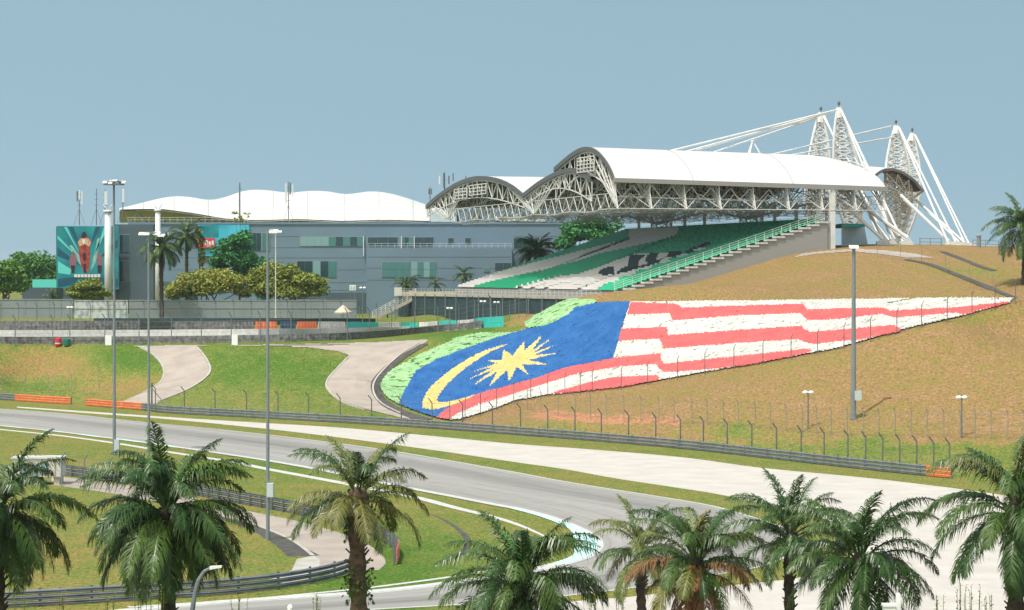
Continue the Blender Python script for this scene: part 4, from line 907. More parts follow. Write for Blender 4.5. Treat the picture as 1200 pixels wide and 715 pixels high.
mb = MB()
for x, d in ((1035, 405), (1048, 407), (1062, 405)): 
    q = D(x, 284, d); z = G(q[0], q[1]); c = [(q[0] - 1.2, d - .8, z - .4), (q[0] + 1.4, d - .8, z - .4), (q[0] + 1.4, d + .8, z - .4), (q[0] - 1.2, d + .8, z - .4)]; mb2 = MB(); mb2.box8(c + [(q[0] - 1.1, d - .8, z + .5), (q[0] + .5, d - .8, z + 1.1), (q[0] + .5, d + .8, z + 1.1), (q[0] - 1.1, d + .8, z + .5)]); mb2.build('anchor_block', M['steelw'], gs)
for x, d in ((1114, 421), (1126, 426), (1135, 434)):
    q = D(x, 287, d); z = G(q[0], q[1]); mb2 = MB(); mb2.box(q[0] - 1.1, q[0] + 1.1, d - .7, d + .7, z - .4, z + .6); mb2.build('anchor_block', M['steelw'], gs)
# small far vault at the right with its dark underside
prof = [(1024, 206), (1032, 199.5), (1042, 197), (1052, 198.5), (1062, 203), (1072, 211), (1082, 223)]
top = MB(); pf = SP(prof, 3); n = len(pf)
for k, (dd, dx, dy) in enumerate(((478, 0, 0), (505, -26, -2))):
    for x, y in pf: top.v.append(D(x + dx, y + dy, dd))
top.f = [[i, i + 1, n + i + 1, n + i] for i in range(n - 1)]; top.m = [0] * (n - 1)
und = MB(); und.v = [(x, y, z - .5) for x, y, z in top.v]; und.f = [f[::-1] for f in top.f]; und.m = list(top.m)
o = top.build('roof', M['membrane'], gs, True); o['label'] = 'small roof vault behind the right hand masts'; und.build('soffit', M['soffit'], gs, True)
mb = MB()
for a, b in zip(pf[:-1], pf[1:]):
    p = D(*a, 477.8); q = D(*b, 477.8); mb.tube((p[0], p[1], p[2] - .3), (q[0], q[1], q[2] - .3), .36, None, 4)
mb.build('roof_rim', M['rim'], gs)
mb = MB()
nodes = [D(1048, 232, 481), D(1060, 246, 484), D(1066, 232, 480), D(1074, 230, 480)]
for i in range(1, n, 4):
    p = D(*pf[i], 478.5); p = (p[0], p[1], p[2] - .9)
    for q in nodes[:3]: mb.tube(p, q, .12, None, 4, cap=False)
for i in range(3): mb.tube(nodes[i], nodes[i + 1], .14, None, 4)
mb.tube(nodes[3], D(1082, 224, 478), .14, None, 4); mb.tube(nodes[2], D(1080, 224, 478), .14, None, 4)
for k in range(6):
    p = D(1058 - k * 1.5, 236 + k * 8, 486); q = D(1068 - k * 2.5, 236 + k * 8, 488); q2 = D(1066 - k * 2.5, 244 + k * 8, 488); mb.tube(p, q2, .14, None, 4); mb.tube(q, q2, .2, None, 4); mb.tube(p, D(1056 - k * 1.5, 244 + k * 8, 486), .2, None, 4)
mb.build('truss', M['truss'], gs)
# ------------------------------------------------------------------ oil palms
M['frond'] = mat('palm_frond', (.026, .068, .014), .38, rnd=(.07, .12, .022), spec=.45)
M['frondy'] = mat('yellow_green_frond', (.10, .13, .025), .45, rnd=(.15, .14, .035), spec=.5)
M['spear'] = mat('bright_young_frond', (.06, .17, .02), .45, spec=.5)
M['deadfrond'] = mat('dead_brown_frond', (.27, .115, .045), .8, rnd=(.17, .095, .045))
M['trunkp'] = mat('palm_trunk', (.075, .055, .04), .95, (.035, .028, .022), 3.0, 4, .12, 4)
M['trunkc'] = mat('bare_palm_trunk', (.20, .125, .085), .95, (.07, .05, .04), 1.6, 4, .06, 5, stretch=(1, 1, 2.2))
M['ivy'] = mat('ivy_leaves', (.03, .085, .012), .6, (.075, .14, .02), 1.2)
def frond_mesh(name, L, e0, e1, width, pairs, seed, bendpow=1.1):
    r = np.random.default_rng(seed); n = 16; pts = [np.zeros(3)]; dirs = []
    for k in range(n):
        t = (k + .5) / n; e = R(e0 + (e1 - e0) * t ** bendpow); d = np.array((math.cos(e), .06 * math.sin(seed + 3 * t), math.sin(e))); dirs.append(d); pts.append(pts[-1] + d * L / n)
    pts = np.array(pts); mb = MB()
    for k in range(n): mb.tube(pts[k], pts[k + 1], .055 * (1 - k / n) + .012, .055 * (1 - (k + 1) / n) + .010, 4, cap=False)
    for i in range(pairs):
        t = .13 + .87 * (i + .5) / pairs; f = t * n; k = min(int(f), n - 1); p = pts[k] + (pts[k + 1] - pts[k]) * (f - k); d = dirs[k]
        ln = width * (.32 + .68 * math.sin(math.pi * min(1, (t * .92 + .12))) ** .7) * (1 if t < .9 else 1 - (t - .9) * 5)
        up = np.cross(d, (0, 1.0, 0)); up = -up / np.linalg.norm(up)
        if up[2] < 0: up = -up
        for s in (-1, 1):
            a = R(r.uniform(32, 58)); tilt = R(r.uniform(-25, 35)); side = np.array((0, s, 0)) * math.cos(tilt) + up * math.sin(tilt)
            q = d * math.cos(a) + side * math.sin(a); l = ln * r.uniform(.8, 1.12); m_ = p + q * l * .5 + np.array((0, 0, -.07 * l)); dr = r.uniform(.3, .75)
            e_ = p + q * l * .88 + np.array((0, 0, -dr * l)); wv = np.cross(q, up); wn = np.linalg.norm(wv); wv = (wv / wn if wn > 1e-3 else d) * .024 * (.7 + .6 * l); wv2 = wv + up * .012
            i0 = len(mb.v); mb.v += [tuple(p - wv * .5), tuple(p + wv * .5), tuple(m_ - wv2), tuple(m_ + wv2), tuple(e_)]
            mb.f += [[i0, i0 + 1, i0 + 3, i0 + 2], [i0 + 2, i0 + 3, i0 + 4]]; mb.m += [0, 0]
    return mb
FR = {}
for cls, (e0, e1, L_, bp) in {'up': (72, 16, 4.2, 1.5), 'high': (64, -30, 4.6, 1.25), 'mid': (42, -60, 4.7, 1.1), 'low': (14, -78, 4.5, .9), 'hang': (-14, -87, 4.1, .7)}.items():
    FR[cls] = []
    for s in range(4):
        o = frond_mesh('frond', L_ * (1 + .05 * (s - 1.5)), e0 + 4 * s - 6, e1 + 6 * s - 9, .98, 84, 11 * s + len(cls) * 7, bp).build('frond', M['frond']); FR[cls].append(o.data); bpy.data.objects.remove(o)
def palm(label, cx, cy, d, scale, n, seed, trunk_w=.28, dist=None, tm='trunkp', mats=('frond',), dead=0, spears=0, base_z=None, extra=None, group='oil palms in front of the track', lean=0, name='oil_palm', sparse=None):
    r = np.random.default_rng(seed); c = np.array(D(cx, cy, d)); bz = G(c[0] + lean, c[1]) if base_z is None else base_z
    base = (float(c[0] + lean), float(c[1]), float(bz)); root = thing(name, label, 'palm tree', base, group)
    top = c - np.array(base); mb = MB(); k = 14; pts = []; rs = []
    for i in range(k + 1):
        t = i / k; pts.append(np.array(base) + top * t + np.array((.08 * math.sin(3 * t + seed), 0, 0))); rs.append(trunk_w * (1.25 - .25 * t if t < .8 else 1.05 + (t - .8) * 1.3) * (1 + .12 * ((i % 2) * 2 - 1)))
    mb.path_tube(pts, rs, 9); mb.ball(c, trunk_w * 1.5, trunk_w * 1.5, trunk_w * 1.8)
    for j in range(46):          # stubs of cut fronds
        t = .45 + .57 * (j / 46.0); a = j * 2.4; p = np.array(base) + top * t; dv = np.array((math.cos(a), math.sin(a), .9)); mb.tube(p + dv * trunk_w * .55, p + dv * trunk_w * 1.7, .07, .04, 4)
    mb.build('trunk', M[tm], root)
    dist = dist or {'up': .10, 'high': .24, 'mid': .28, 'low': .24, 'hang': .14}
    order = []
    for kls, f in dist.items(): order += [kls] * max(0, int(round(f * n * (1.28 if kls != 'up' else .75))))
    for i, kls in enumerate(order):
        me_ = FR[kls][int(r.integers(4))]; o = bpy.data.objects.new('frond', me_); COL.objects.link(o); o.parent = root
        az = i * 2.39996 + r.uniform(-.25, .25); o.location = tuple(top + np.array((math.cos(az), math.sin(az), 0)) * trunk_w * .6 + np.array((0, 0, r.uniform(-.15, .25) + (.25 if kls in ('up', 'high') else -.2))))
        s = scale * r.uniform(.88, 1.1); o.scale = (s, s, s); o.rotation_euler = (r.uniform(-.12, .12), r.uniform(-.1, .1), az)
        mm = mats[int(r.integers(len(mats)))]
        if mm != 'frond': o.material_slots[0].link = 'OBJECT'; o.material_slots[0].material = M[mm]
    for i in range(dead):
        me_ = FR[('low', 'hang', 'mid')[i % 3]][int(r.integers(4))]; o = bpy.data.objects.new('dead_frond', me_); COL.objects.link(o); o.parent = root; o['label'] = 'brown dead frond'
        az = -math.pi / 2 + (i - (dead - 1) / 2) * (4.2 / dead) + r.uniform(-.15, .15); o.location = tuple(top + np.array((0, 0, -.35))); s = scale * r.uniform(.85, 1.05); o.scale = (s, s, s); o.rotation_euler = (r.uniform(-.1, .1), .05, az)
        o.material_slots[0].link = 'OBJECT'; o.material_slots[0].material = M['deadfrond']
    for i in range(spears):
        me_ = FR['up'][i % 4]; o = bpy.data.objects.new('young_frond', me_); COL.objects.link(o); o.parent = root; o['label'] = 'bright green young frond'
        o.location = tuple(top + np.array((.1 * i, 0, .2))); s = scale * .72; o.scale = (s, s * .5, s); o.rotation_euler = (0, -.25, i * 2.1 + .5); o.material_slots[0].link = 'OBJECT'; o.material_slots[0].material = M['spear']
    return root, base, c
palm('dark drooping oil palm cut off by the left edge of the photo', 0, 606, 104, .93, 38, 3, .26, {'up': .07, 'high': .2, 'mid': .28, 'low': .28, 'hang': .17})
palm('full dark green oil palm with a dense round crown, left of the tall grey masts', 197, 602, 106, .96, 54, 5, .27, {'up': .07, 'high': .24, 'mid': .22, 'low': .24, 'hang': .22}, spears=2)
pr, pb, pc = palm('slender oil palm with a bare brown trunk wrapped in ivy', 420, 586, 112, .84, 23, 8, .36, {'up': .2, 'high': .3, 'mid': .22, 'low': .28, 'hang': .0}, tm='trunkc', mats=('frond', 'frondy', 'frondy'))
mb = MB()
for i in range(420):      # ivy clumps on the trunk
    hgt = rng.choice([0, 1]); zc = pc[2] - (.75 if hgt == 0 else 4.0) + rng.normal() * (.35 if hgt == 0 else .5); a = rng.uniform(0, 6.28); rr = .45 + abs(rng.normal()) * .18
    p = np.array((pc[0] + rr * math.cos(a), pc[1] + rr * math.sin(a), zc)); u = rng.normal(size=3); u /= np.linalg.norm(u); v = np.cross(u, rng.normal(size=3)); v /= np.linalg.norm(v)
    mb.poly([tuple(p - u * .11), tuple(p + v * .08), tuple(p + u * .11), tuple(p - v * .08)])
single(mb, 'ivy', M['ivy'], 'leafy ivy climbing the bare trunk of the slender palm', 'ivy', pb)
palm('wide oil palm with one bright green young frond in front of the turquoise kerb', 613, 690, 108, .97, 36, 12, .27, {'up': .1, 'high': .28, 'mid': .34, 'low': .2, 'hang': .08}, spears=3)
palm('smaller oil palm just left of the palm with dead brown fronds', 752, 648, 128, .72, 22, 15, .22, {'up': .12, 'high': .3, 'mid': .3, 'low': .2, 'hang': .08}, mats=('frond', 'frondy'))
palm('oil palm with orange brown dead fronds hanging below its crown', 816, 664, 108, .81, 30, 18, .28, {'up': .14, 'high': .36, 'mid': .36, 'low': .08, 'hang': .0}, mats=('frond', 'frond', 'frondy'), dead=12)
palm('tall oil palm with a thin spear frond, left of two touching palms', 926, 630, 114, .75, 26, 21, .22, {'up': .18, 'high': .3, 'mid': .26, 'low': .18, 'hang': .08})
palm('bushy oil palm at lower right whose fronds touch the palm on its left', 1008, 658, 104, .86, 34, 24, .26, {'up': .12, 'high': .26, 'mid': .3, 'low': .2, 'hang': .12})
palm('large oil palm cut off by the right edge of the photo', 1192, 600, 103, .97, 34, 29, .34, {'up': .16, 'high': .26, 'mid': .26, 'low': .22, 'hang': .10}, mats=('frond', 'frond', 'frondy'))
GB = 'palms on the far side'
palm('oil palm standing alone on the right hand crest of the hill', 1200, 268, 325, 1.25, 34, 31, .3, {'up': .1, 'high': .3, 'mid': .3, 'low': .2, 'hang': .1}, group=GB)
palm('tall palm on a white trunk beside the paddock building', 189, 292, 468, 1.2, 34, 33, .35, {'up': .08, 'high': .3, 'mid': .3, 'low': .22, 'hang': .1}, tm='trunkp', group=GB, name='palm_tree')
palm('palm rising above the umbrella tree beside the red sign', 219, 276, 486, .95, 30, 35, .3, group=GB, name='palm_tree')
palm('low dark palm in front of the wide glazed window', 476, 334, 532, .75, 22, 37, .25, {'high': .35, 'mid': .35, 'low': .3}, group=GB, name='palm_tree')
palm('small palm just left of the palm on the grass bank', 510, 333, 531, .55, 16, 39, .2, {'high': .4, 'mid': .35, 'low': .25}, group=GB, name='palm_tree')
palm('small palm on the grass bank at the foot of the seating', 543, 322, 531, .62, 20, 41, .2, {'high': .4, 'mid': .35, 'low': .25}, group=GB, name='palm_tree')
palm('broad bushy palm at the far end of the seats', 628, 296, 505, 1.15, 40, 43, .3, {'up': .1, 'high': .35, 'mid': .35, 'low': .2}, group=GB, name='palm_tree', mats=('frond', 'spear'))
palm('dark stubby palm half hidden behind the grey hoarding at left', 62, 347, 482, .5, 16, 45, .2, {'high': .4, 'mid': .4, 'low': .2}, group=GB, name='palm_tree')

# ------------------------------------------------------------------ broadleaf trees
def leafm(n, a, b): M[n] = mat(n, a, .6, b, .45, 4, spec=.3, lo=.38, hi=.62)
leafm('leaf_dark', (.04, .14, .025), (.07, .19, .035)); leafm('leaf_light', (.13, .26, .04), (.07, .18, .03)); leafm('leaf_olive', (.24, .27, .045), (.15, .20, .035)); leafm('leaf_teal', (.03, .17, .065), (.06, .21, .05)); leafm('leaf_yellow', (.30, .30, .05), (.19, .23, .04))
M['bark'] = mat('bark', (.10, .075, .055), .9, (.06, .045, .035), 2)
def tree(label, d, clumps, leaf, base_px, n, size=.5, fill=.36, trunk_r=.3, name='tree', group='trees beyond the straight', multi=1):
    """clumps: (px, py, rx px, ry px)"""
    k = d / F; root_b = D(base_px, 330, d); base = (root_b[0], d, G(root_b[0], d)); root = thing(name, label, 'tree', base, group)
    mb = MB(); tot = sum(c[2] * c[3] for c in clumps); tr = MB(); cs = []
    for (x, y, rx, ry) in clumps:
        c = np.array(D(x, y, d + rng.uniform(-.3, .3) * rx * k)); cs.append(c); m_ = int(1.7 * n * rx * ry / tot)
        nsub = 5 + int(rx * ry / 60); subs = rng.normal(size=(nsub, 3)); subs /= np.linalg.norm(subs, axis=1)[:, None]; subs *= rng.uniform(.35, .85, (nsub, 1))
        for i in range(m_):
            s = subs[rng.integers(nsub)]; q = rng.normal(size=3); q /= np.linalg.norm(q); q = s + q * rng.uniform(.2, 1) ** .5 * fill
            p = c + q * np.array((rx * k, rx * k, ry * k)); u = rng.normal(size=3); u[2] *= .6; u /= np.linalg.norm(u); v = np.cross(u, rng.normal(size=3)); v /= np.linalg.norm(v); a = size * rng.uniform(.6, 1.2)
            mb.poly([tuple(p - u * a), tuple(p + v * a * .55), tuple(p + u * a), tuple(p - v * a * .55)])
    mb.build('crown', M[leaf], root)
    b0 = np.array(base); low = min(c[2] for c in cs)
    for j in range(multi):
        bj = b0 + np.array(((j - (multi - 1) / 2) * .9, 0, -.3)); f = bj + np.array((rng.uniform(-.3, .3), 0, max(1.0, (low - b0[2]) * .55))); tr.tube(bj, f, trunk_r, trunk_r * .75, 7)
        for c in cs[j::multi]: m_ = (f + c) / 2 + rng.normal(size=3) * .4; tr.tube(f, m_, trunk_r * .6, trunk_r * .4, 6); tr.tube(m_, c, trunk_r * .4, trunk_r * .15, 5)
    tr.build('trunk', M['bark'], root)
tree('dense dark green tree standing alone behind the light green tree at far left', 640, [(45, 309, 30, 16), (20, 313, 24, 13), (58, 322, 26, 15), (40, 331, 34, 14), (70, 315, 16, 15), (30, 303, 16, 9), (8, 322, 20, 13)], 'leaf_dark', 45, 6400, .5, .5)
tree('light green tree at the left edge with a rounded crown', 500, [(6, 317, 21, 15), (2, 332, 26, 13), (18, 334, 16, 10), (-14, 322, 18, 15), (24, 328, 8, 7)], 'leaf_light', 6, 4200, .42, .5, multi=2)
tree('low olive tree with a flat crown under the racing billboard', 492, [(103, 337, 20, 8), (122, 341, 12, 7), (88, 343, 10, 6), (108, 331, 13, 5), (103, 344, 22, 5)], 'leaf_olive', 108, 4000, .34, .55, trunk_r=.2, multi=3)
tree('yellowish umbrella tree with a broad flat crown by the white trunked palm', 480, [(216, 336, 22, 9), (245, 327, 27, 10), (272, 332, 22, 9), (240, 335, 34, 9), (284, 340, 12, 7), (204, 343, 13, 6), (230, 330, 20, 9)], 'leaf_yellow', 245, 9500, .34, .75, trunk_r=.25, multi=4)
tree('olive umbrella tree with a wide flat crown in front of the paddock windows', 484, [(322, 322, 22, 12), (350, 329, 27, 10), (374, 335, 16, 7), (335, 337, 32, 10), (308, 330, 16, 12), (360, 340, 24, 7), (335, 318, 16, 8)], 'leaf_olive', 340, 9500, .34, .75, trunk_r=.25, multi=4)
tree('tall leafy green tree between the two umbrella trees', 496, [(275, 300, 24, 14), (282, 284, 18, 12), (262, 312, 18, 12), (295, 308, 16, 14), (285, 325, 24, 12), (268, 290, 12, 10), (300, 325, 14, 10)], 'leaf_teal', 280, 5600, .42, .55)
tree('thin sparse tree with bare upper twigs rising above the tall leafy tree', 500, [(282, 258, 9, 6), (275, 250, 6, 4), (290, 252, 5, 4)], 'leaf_olive', 281, 90, .3, trunk_r=.14)
tree('pale dry tree with wispy brown leaves beside the red sign', 490, [(235, 283, 6, 12), (237, 300, 7, 12), (232, 272, 5, 8)], 'leaf_yellow', 236, 420, .3, trunk_r=.15)
tree('green tree growing behind the upper seats under the roof', 536, [(692, 262, 24, 10), (674, 272, 18, 12), (710, 269, 18, 11), (664, 283, 14, 9), (692, 275, 28, 10)], 'leaf_teal', 690, 4600, .42, .6)

# ------------------------------------------------------------------ paddock building
M['clad'] = mat('blue_grey_cladding', (.135, .205, .272), .6, (.12, .185, .245), .12, 3)
M['claddark'] = mat('dark_grey_cladding', (.065, .098, .125), .6, (.055, .085, .105), .2)
M['joint'] = mat('panel_joint', (.10, .12, .13), .7)
def glassm(n, c, r=.15):
    M[n] = mat(n, c, r, spec=.6)
glassm('glass_dark', (.015, .045, .055)); glassm('glass_teal', (.05, .16, .165)); glassm('glass_pale', (.16, .29, .30))
M['frame'] = mat('grey_window_frame', (.20, .23, .24), .5)
DB = 545.0
b0 = D(135, 350, DB); pb_root = thing('paddock_building', 'long blue grey paddock building with ribbon windows behind the umbrella trees', 'building', (b0[0], DB, G(b0[0], DB)))
def bbox(x0, x1, y0, y1, d, dd, m, name, parent=pb_root):
    return wbox(x0, x1, y0, y1, d, dd).build(name, M[m], parent)
bbox(180, 668, 263, 384, DB, 40, 'clad', 'wall'); bbox(135, 179.9, 263, 384, DB - 1, 40, 'claddark', 'wall')
bbox(430, 600, 291, 384, DB - 9, 9, 'clad', 'wall'); bbox(66, 134.9, 266, 384, DB + 2, 36, 'claddark', 'wall')
bbox(150, 668, 260.5, 263, DB - .25, 40, 'clad', 'parapet')
# panel joints
mb = MB()
for y in (277, 290, 302, 316, 331, 340): wbox(182, 429, y, y + .35, DB - .04, .1, mb)
for y in (301, 314, 328): wbox(431, 599, y, y + .35, DB - 9.04, .1, mb)
for y in (277, 290): wbox(601, 667, y, y + .35, DB - .04, .1, mb)
mb.build('panel_joint', M['joint'], pb_root)
def window(x0, x1, y0, y1, n, d, mats_, rows=1, mull=.35):
    fr = MB(); wbox(x0 - .5, x1 + .5, y0 - .5, y1 + .5, d - .10, .08, fr); root = fr.build('window', M['frame'], pb_root)
    wd = (x1 - x0) / n; hh = (y1 - y0) / rows
    for i in range(n):
        for j in range(rows):
            wbox(x0 + i * wd + mull / 2, x0 + (i + 1) * wd - mull / 2, y0 + j * hh + mull / 2, y0 + (j + 1) * hh - mull / 2, d - .16, .05).build('pane', M[mats_[(i * 3 + j) % len(mats_)] if len(mats_) != n else mats_[i]], root)
dk, tl, pl = 'glass_dark', 'glass_teal', 'glass_pale'
window(352, 427, 277.5, 288.5, 9, DB, (pl, pl, pl, pl, tl, dk, tl, dk, tl)); window(431, 466, 278, 288.5, 3, DB, (dk, dk, dk)); window(469, 484, 278, 288.5, 3, DB, (tl, dk, tl)); window(485.5, 508, 278, 288.5, 2, DB, (dk, dk))
window(348, 394, 306, 325, 5, DB, (dk, dk, pl, dk, tl)); window(447.5, 480, 307, 325, 4, DB - 9, (tl, tl, tl, tl), 2); window(482, 511, 307, 325, 4, DB - 9, (pl, tl, pl, tl), 2)
for x in (525, 545): window(x, x + 6.5, 279, 285, 1, DB, (dk,))
window(602, 622, 280, 291, 2, DB, (dk, dk)); window(580, 599, 308, 316, 2, DB - 9, (dk, dk)); window(567, 574, 315, 319, 1, DB - 9, (tl,))
window(295, 306, 273, 294, 2, DB, (dk, dk)); window(307, 316, 273, 294, 1, DB, (tl,)); window(206, 228, 281, 290, 3, DB, (dk, tl, dk))
window(140, 152, 275, 295, 1, DB - 1, (dk,)); window(140, 152, 306, 330, 1, DB - 1, (dk,)); window(155, 165, 276, 330, 1, DB - 1, (dk,)) if 0 else None
window(200, 232, 345, 352, 3, DB, (dk, tl, dk)); window(300, 318, 341, 352, 3, DB, (tl, dk, tl))
bbox(182, 340, 330, 343, DB - .06, .1, 'claddark', 'wall_band'); bbox(355, 429, 343, 384, DB - .06, .1, 'claddark', 'wall_band')
def railing(x0, x1, yb, d, h, step, name='railing', parent=pb_root, m='steelw', depth=0):
    a = D(x0, yb, d); b = D(x1, yb, d); mb = MB(); n = max(2, int((b[0] - a[0]) / step))
    for j in (.5, 1.0): mb.tube((a[0], d, a[2] + h * j), (b[0], d, b[2] + h * j), .04, None, 4)
    for i in range(n + 1): x = a[0] + (b[0] - a[0]) * i / n; mb.tube((x, d, a[2]), (x, d, a[2] + h), .035, None, 4)
    return mb.build(name, M[m], parent)
railing(432, 599, 291, DB - 8.6, 1.1, 1.4); railing(150, 520, 260.5, DB + .3, 1.1, 1.6); railing(560, 666, 260.5, DB + .3, 1.8, 1.8, m='galv')
mb = MB()
for x in (425.5, 470, 485): wbox(x, x + .9, 277, 300 if x < 430 else 291, DB - .6, .2, mb)
mb.build('downpipe', M['steelw'], pb_root)
bbox(505, 535, 247, 260, DB + 3, 12, 'paleblue', 'roof_room'); bbox(536, 580, 246, 260, DB + 5, 14, 'clad', 'roof_room'); bbox(555, 562, 250, 258, DB + 4.9, .1, 'glass_dark', 'louvre'); bbox(518, 524, 232, 246.9, DB + 4, 2, 'claddark', 'roof_room')
# billboards and banners hung on it
M['bb_teal'] = mat('billboard_teal', (.01, .26, .27), .5, (.01, .13, .19), .22, 3); M['bb_light'] = mat('billboard_light_ray', (.10, .52, .48), .5); M['bb_dark'] = mat('billboard_dark_ray', (.005, .07, .12), .5)
M['bb_pale'] = mat('billboard_pale_ray', (.30, .46, .40), .5, (.12, .36, .33), .6); M['bb_red'] = mat('billboard_red', (.16, .02, .025), .5, (.40, .07, .04), 1.2); M['bb_orange'] = mat('billboard_orange', (.55, .17, .04), .5, (.5, .4, .3), 2.0); M['bb_black'] = mat('billboard_black', (.02, .02, .03), .5); M['bb_white'] = mat('billboard_white', (.6, .6, .58), .5); M['bb_pink'] = mat('billboard_mauve', (.22, .10, .14), .5)
DBB = DB - 4.0
q0 = D(67, 340, DBB); bb = thing('billboard', 'big teal billboard of a motorcycle racer leaning through bright rays', 'billboard', (q0[0], DBB, q0[2]))
wbox(66.5, 139, 265, 339, DBB, .4).build('board', M['bb_teal'], bb)
def flat(pts, z, m, nm):
    mb = MB(); mb.poly([D(x, y, DBB - z) for x, y in pts]); return mb.build(nm, M[m], bb)
for pts, m in [([(67.5, 290), (67.5, 300), (96, 312)], 'bb_dark'), ([(67.5, 276), (67.5, 280), (96, 306)], 'bb_light'), ([(80, 266), (86, 266), (98, 300)], 'bb_dark'), ([(75, 266), (78, 266), (96, 302)], 'bb_light'), ([(118, 266), (112, 266), (105, 290)], 'bb_dark'), ([(114, 280), (118, 278), (112, 308), (106, 318)], 'bb_pale'), ([(81, 288), (84, 287), (93, 300), (95, 312)], 'bb_pale'),
             ([(122, 266), (127, 266), (110, 300)], 'bb_light'), ([(138, 280), (138, 290), (112, 306)], 'bb_dark'), ([(68, 327), (90, 324), (90, 333), (68, 337)], 'bb_dark'), ([(68, 306), (84, 316), (82, 322), (68, 320)], 'bb_light'), ([(110, 325), (138, 327), (138, 337), (112, 332)], 'bb_dark')]: flat(pts, .02, m, 'ray')
flat([(93, 285), (95, 277), (97, 272), (101, 275), (104, 279), (106, 285), (105, 292), (106, 300), (105, 308), (104, 316), (102, 320), (98, 320), (96, 314), (94, 306), (92, 296)], .05, 'bb_red', 'rider_picture')
flat([(91, 284), (94, 280), (99, 278), (104, 280), (107, 284), (105, 289), (99, 286), (93, 289)], .08, 'bb_orange', 'rider_picture'); flat([(95, 277), (97, 272), (100, 272), (102, 276), (100, 279), (97, 280)], .10, 'bb_black', 'rider_picture'); flat([(97, 298), (99, 295), (101, 298), (101, 304), (99, 306), (97, 303)], .10, 'bb_black', 'rider_picture'); flat([(97.5, 309), (101, 309), (101, 319), (98, 319)], .10, 'bb_black', 'rider_picture'); flat([(96, 282), (98, 279), (100, 283), (98, 287)], .12, 'bb_white', 'rider_picture')
flat([(81, 304), (85, 295), (90, 302), (89, 312), (84, 320), (82, 312)], .05, 'bb_pink', 'rider_picture'); flat([(113, 304), (116, 294), (120, 302), (120, 312), (117, 319), (114, 312)], .05, 'bb_pink', 'rider_picture'); flat([(83, 311), (88, 311), (87, 320), (84, 320)], .07, 'bb_black', 'rider_picture'); flat([(114, 311), (119, 311), (119, 320), (115, 320)], .07, 'bb_black', 'rider_picture')
for i in range(8): wbox(87 + i * 3.9, 90.1 + i * 3.9, 321.5, 325, DBB - .25, .2).build('white_letter', M['bb_white'], bb) if i != 9 else None
def sign(label, x0, x1, y0, y1, d, m, name='sign', thick=.15, bits=None, catg='sign'):
    q = D((x0 + x1) / 2, y1, d); root = thing(name, label, catg, (q[0], d, q[2])); wbox(x0, x1, y0, y1, d, thick).build('board', M[m], root)
    for a, b, c, e, mm in bits or []: wbox(a, b, c, e, d - .05, .04).build('marking', M[mm], root)
M['red'] = mat('red_sign_paint', (.5, .04, .06), .5); M['skyb'] = mat('blue_banner', (.02, .30, .45), .5, (.08, .45, .58), .2)
sign('red sign with small white markings on the paddock wall', 229, 252, 279, 290.5, DB - 1.2, 'red', bits=[(232, 233, 282, 287, 'bb_white'), (240, 243.5, 281.5, 287, 'bb_white'), (244.5, 247, 283, 287, 'bb_white'), (248, 250.5, 282, 287, 'bb_white'), (242, 251, 288, 288.7, 'bb_white')])
sign('teal and blue banner behind the tall leafy tree', 232, 292, 263.5, 300, DB - .6, 'skyb', 'banner', catg='banner', bits=[(233, 256, 264, 278, 'bb_teal')])
sign('pale blue strip banner standing below the dark trees at left', 38, 66, 327.5, 337, 520, 'bb_light', 'banner', catg='banner')
wb = D(30, 345, 525); single(wbox(26, 66, 337.5, 380, 525, 8), 'shed', M['claddark'], 'low dark shed behind the hoarding below the pale blue banner', 'shed', (wb[0], 525, G(wb[0], 525)))
def notice(label, x, y, w_, h, post, d=None):
    q = T(x, y); mb = thing('notice_board', label, 'notice board', q); m1 = MB(); m1.box(q[0] - w_ / 2, q[0] + w_ / 2, q[1] - .05, q[1], q[2] + post, q[2] + post + h); m1.build('board', M['lampwhite'], mb); m1 = MB()
    for s in (-1, 1): m1.tube((q[0] + s * w_ * .4, q[1] + .05, q[2] - .1), (q[0] + s * w_ * .4, q[1] + .05, q[2] + post + .2), .05, None, 5)
    m1.build('leg', M['galv'], mb)
notice('blank white board at the end of the bank near the tall grey mast', 127, 405.5, 1.0, 1.6, .1); notice('blank white board beside the kerbed service road', 275, 405, .9, 1.6, .1)
sq = D(547, 330, DB - 12)

# ------------------------------------------------------------------ tensile canopy behind, with its white columns
ridge = [(140, 244.5), (165, 238), (185, 233), (205, 229.5), (225, 231), (245, 235), (262, 232), (285, 223.5), (300, 222), (320, 223.5), (335, 226), (345, 226), (360, 223.5), (385, 224), (400, 227.5), (410, 228), (425, 225), (440, 224), (460, 227), (480, 233), (500, 240), (525, 247), (560, 252), (640, 257)]
eave = [(140, 245.6), (165, 245), (190, 245), (225, 249.5), (262, 256), (300, 258), (350, 256.5), (400, 259), (450, 257.5), (500, 259), (560, 259), (640, 260)]
xs = np.arange(140, 641, 4.0); ry = np.interp(xs, [p[0] for p in ridge], [p[1] for p in ridge]); ry = np.convolve(np.pad(ry, 2, 'edge'), np.ones(5) / 5, 'valid'); ey = np.interp(xs, [p[0] for p in eave], [p[1] for p in eave])
tc_b = D(300, 262, 590); tcan = thing('canopy', 'long white tent canopy with wavy peaks rising behind the paddock building', 'canopy', (tc_b[0], 590, G(tc_b[0], 590)))
top = MB(); ns_ = 12
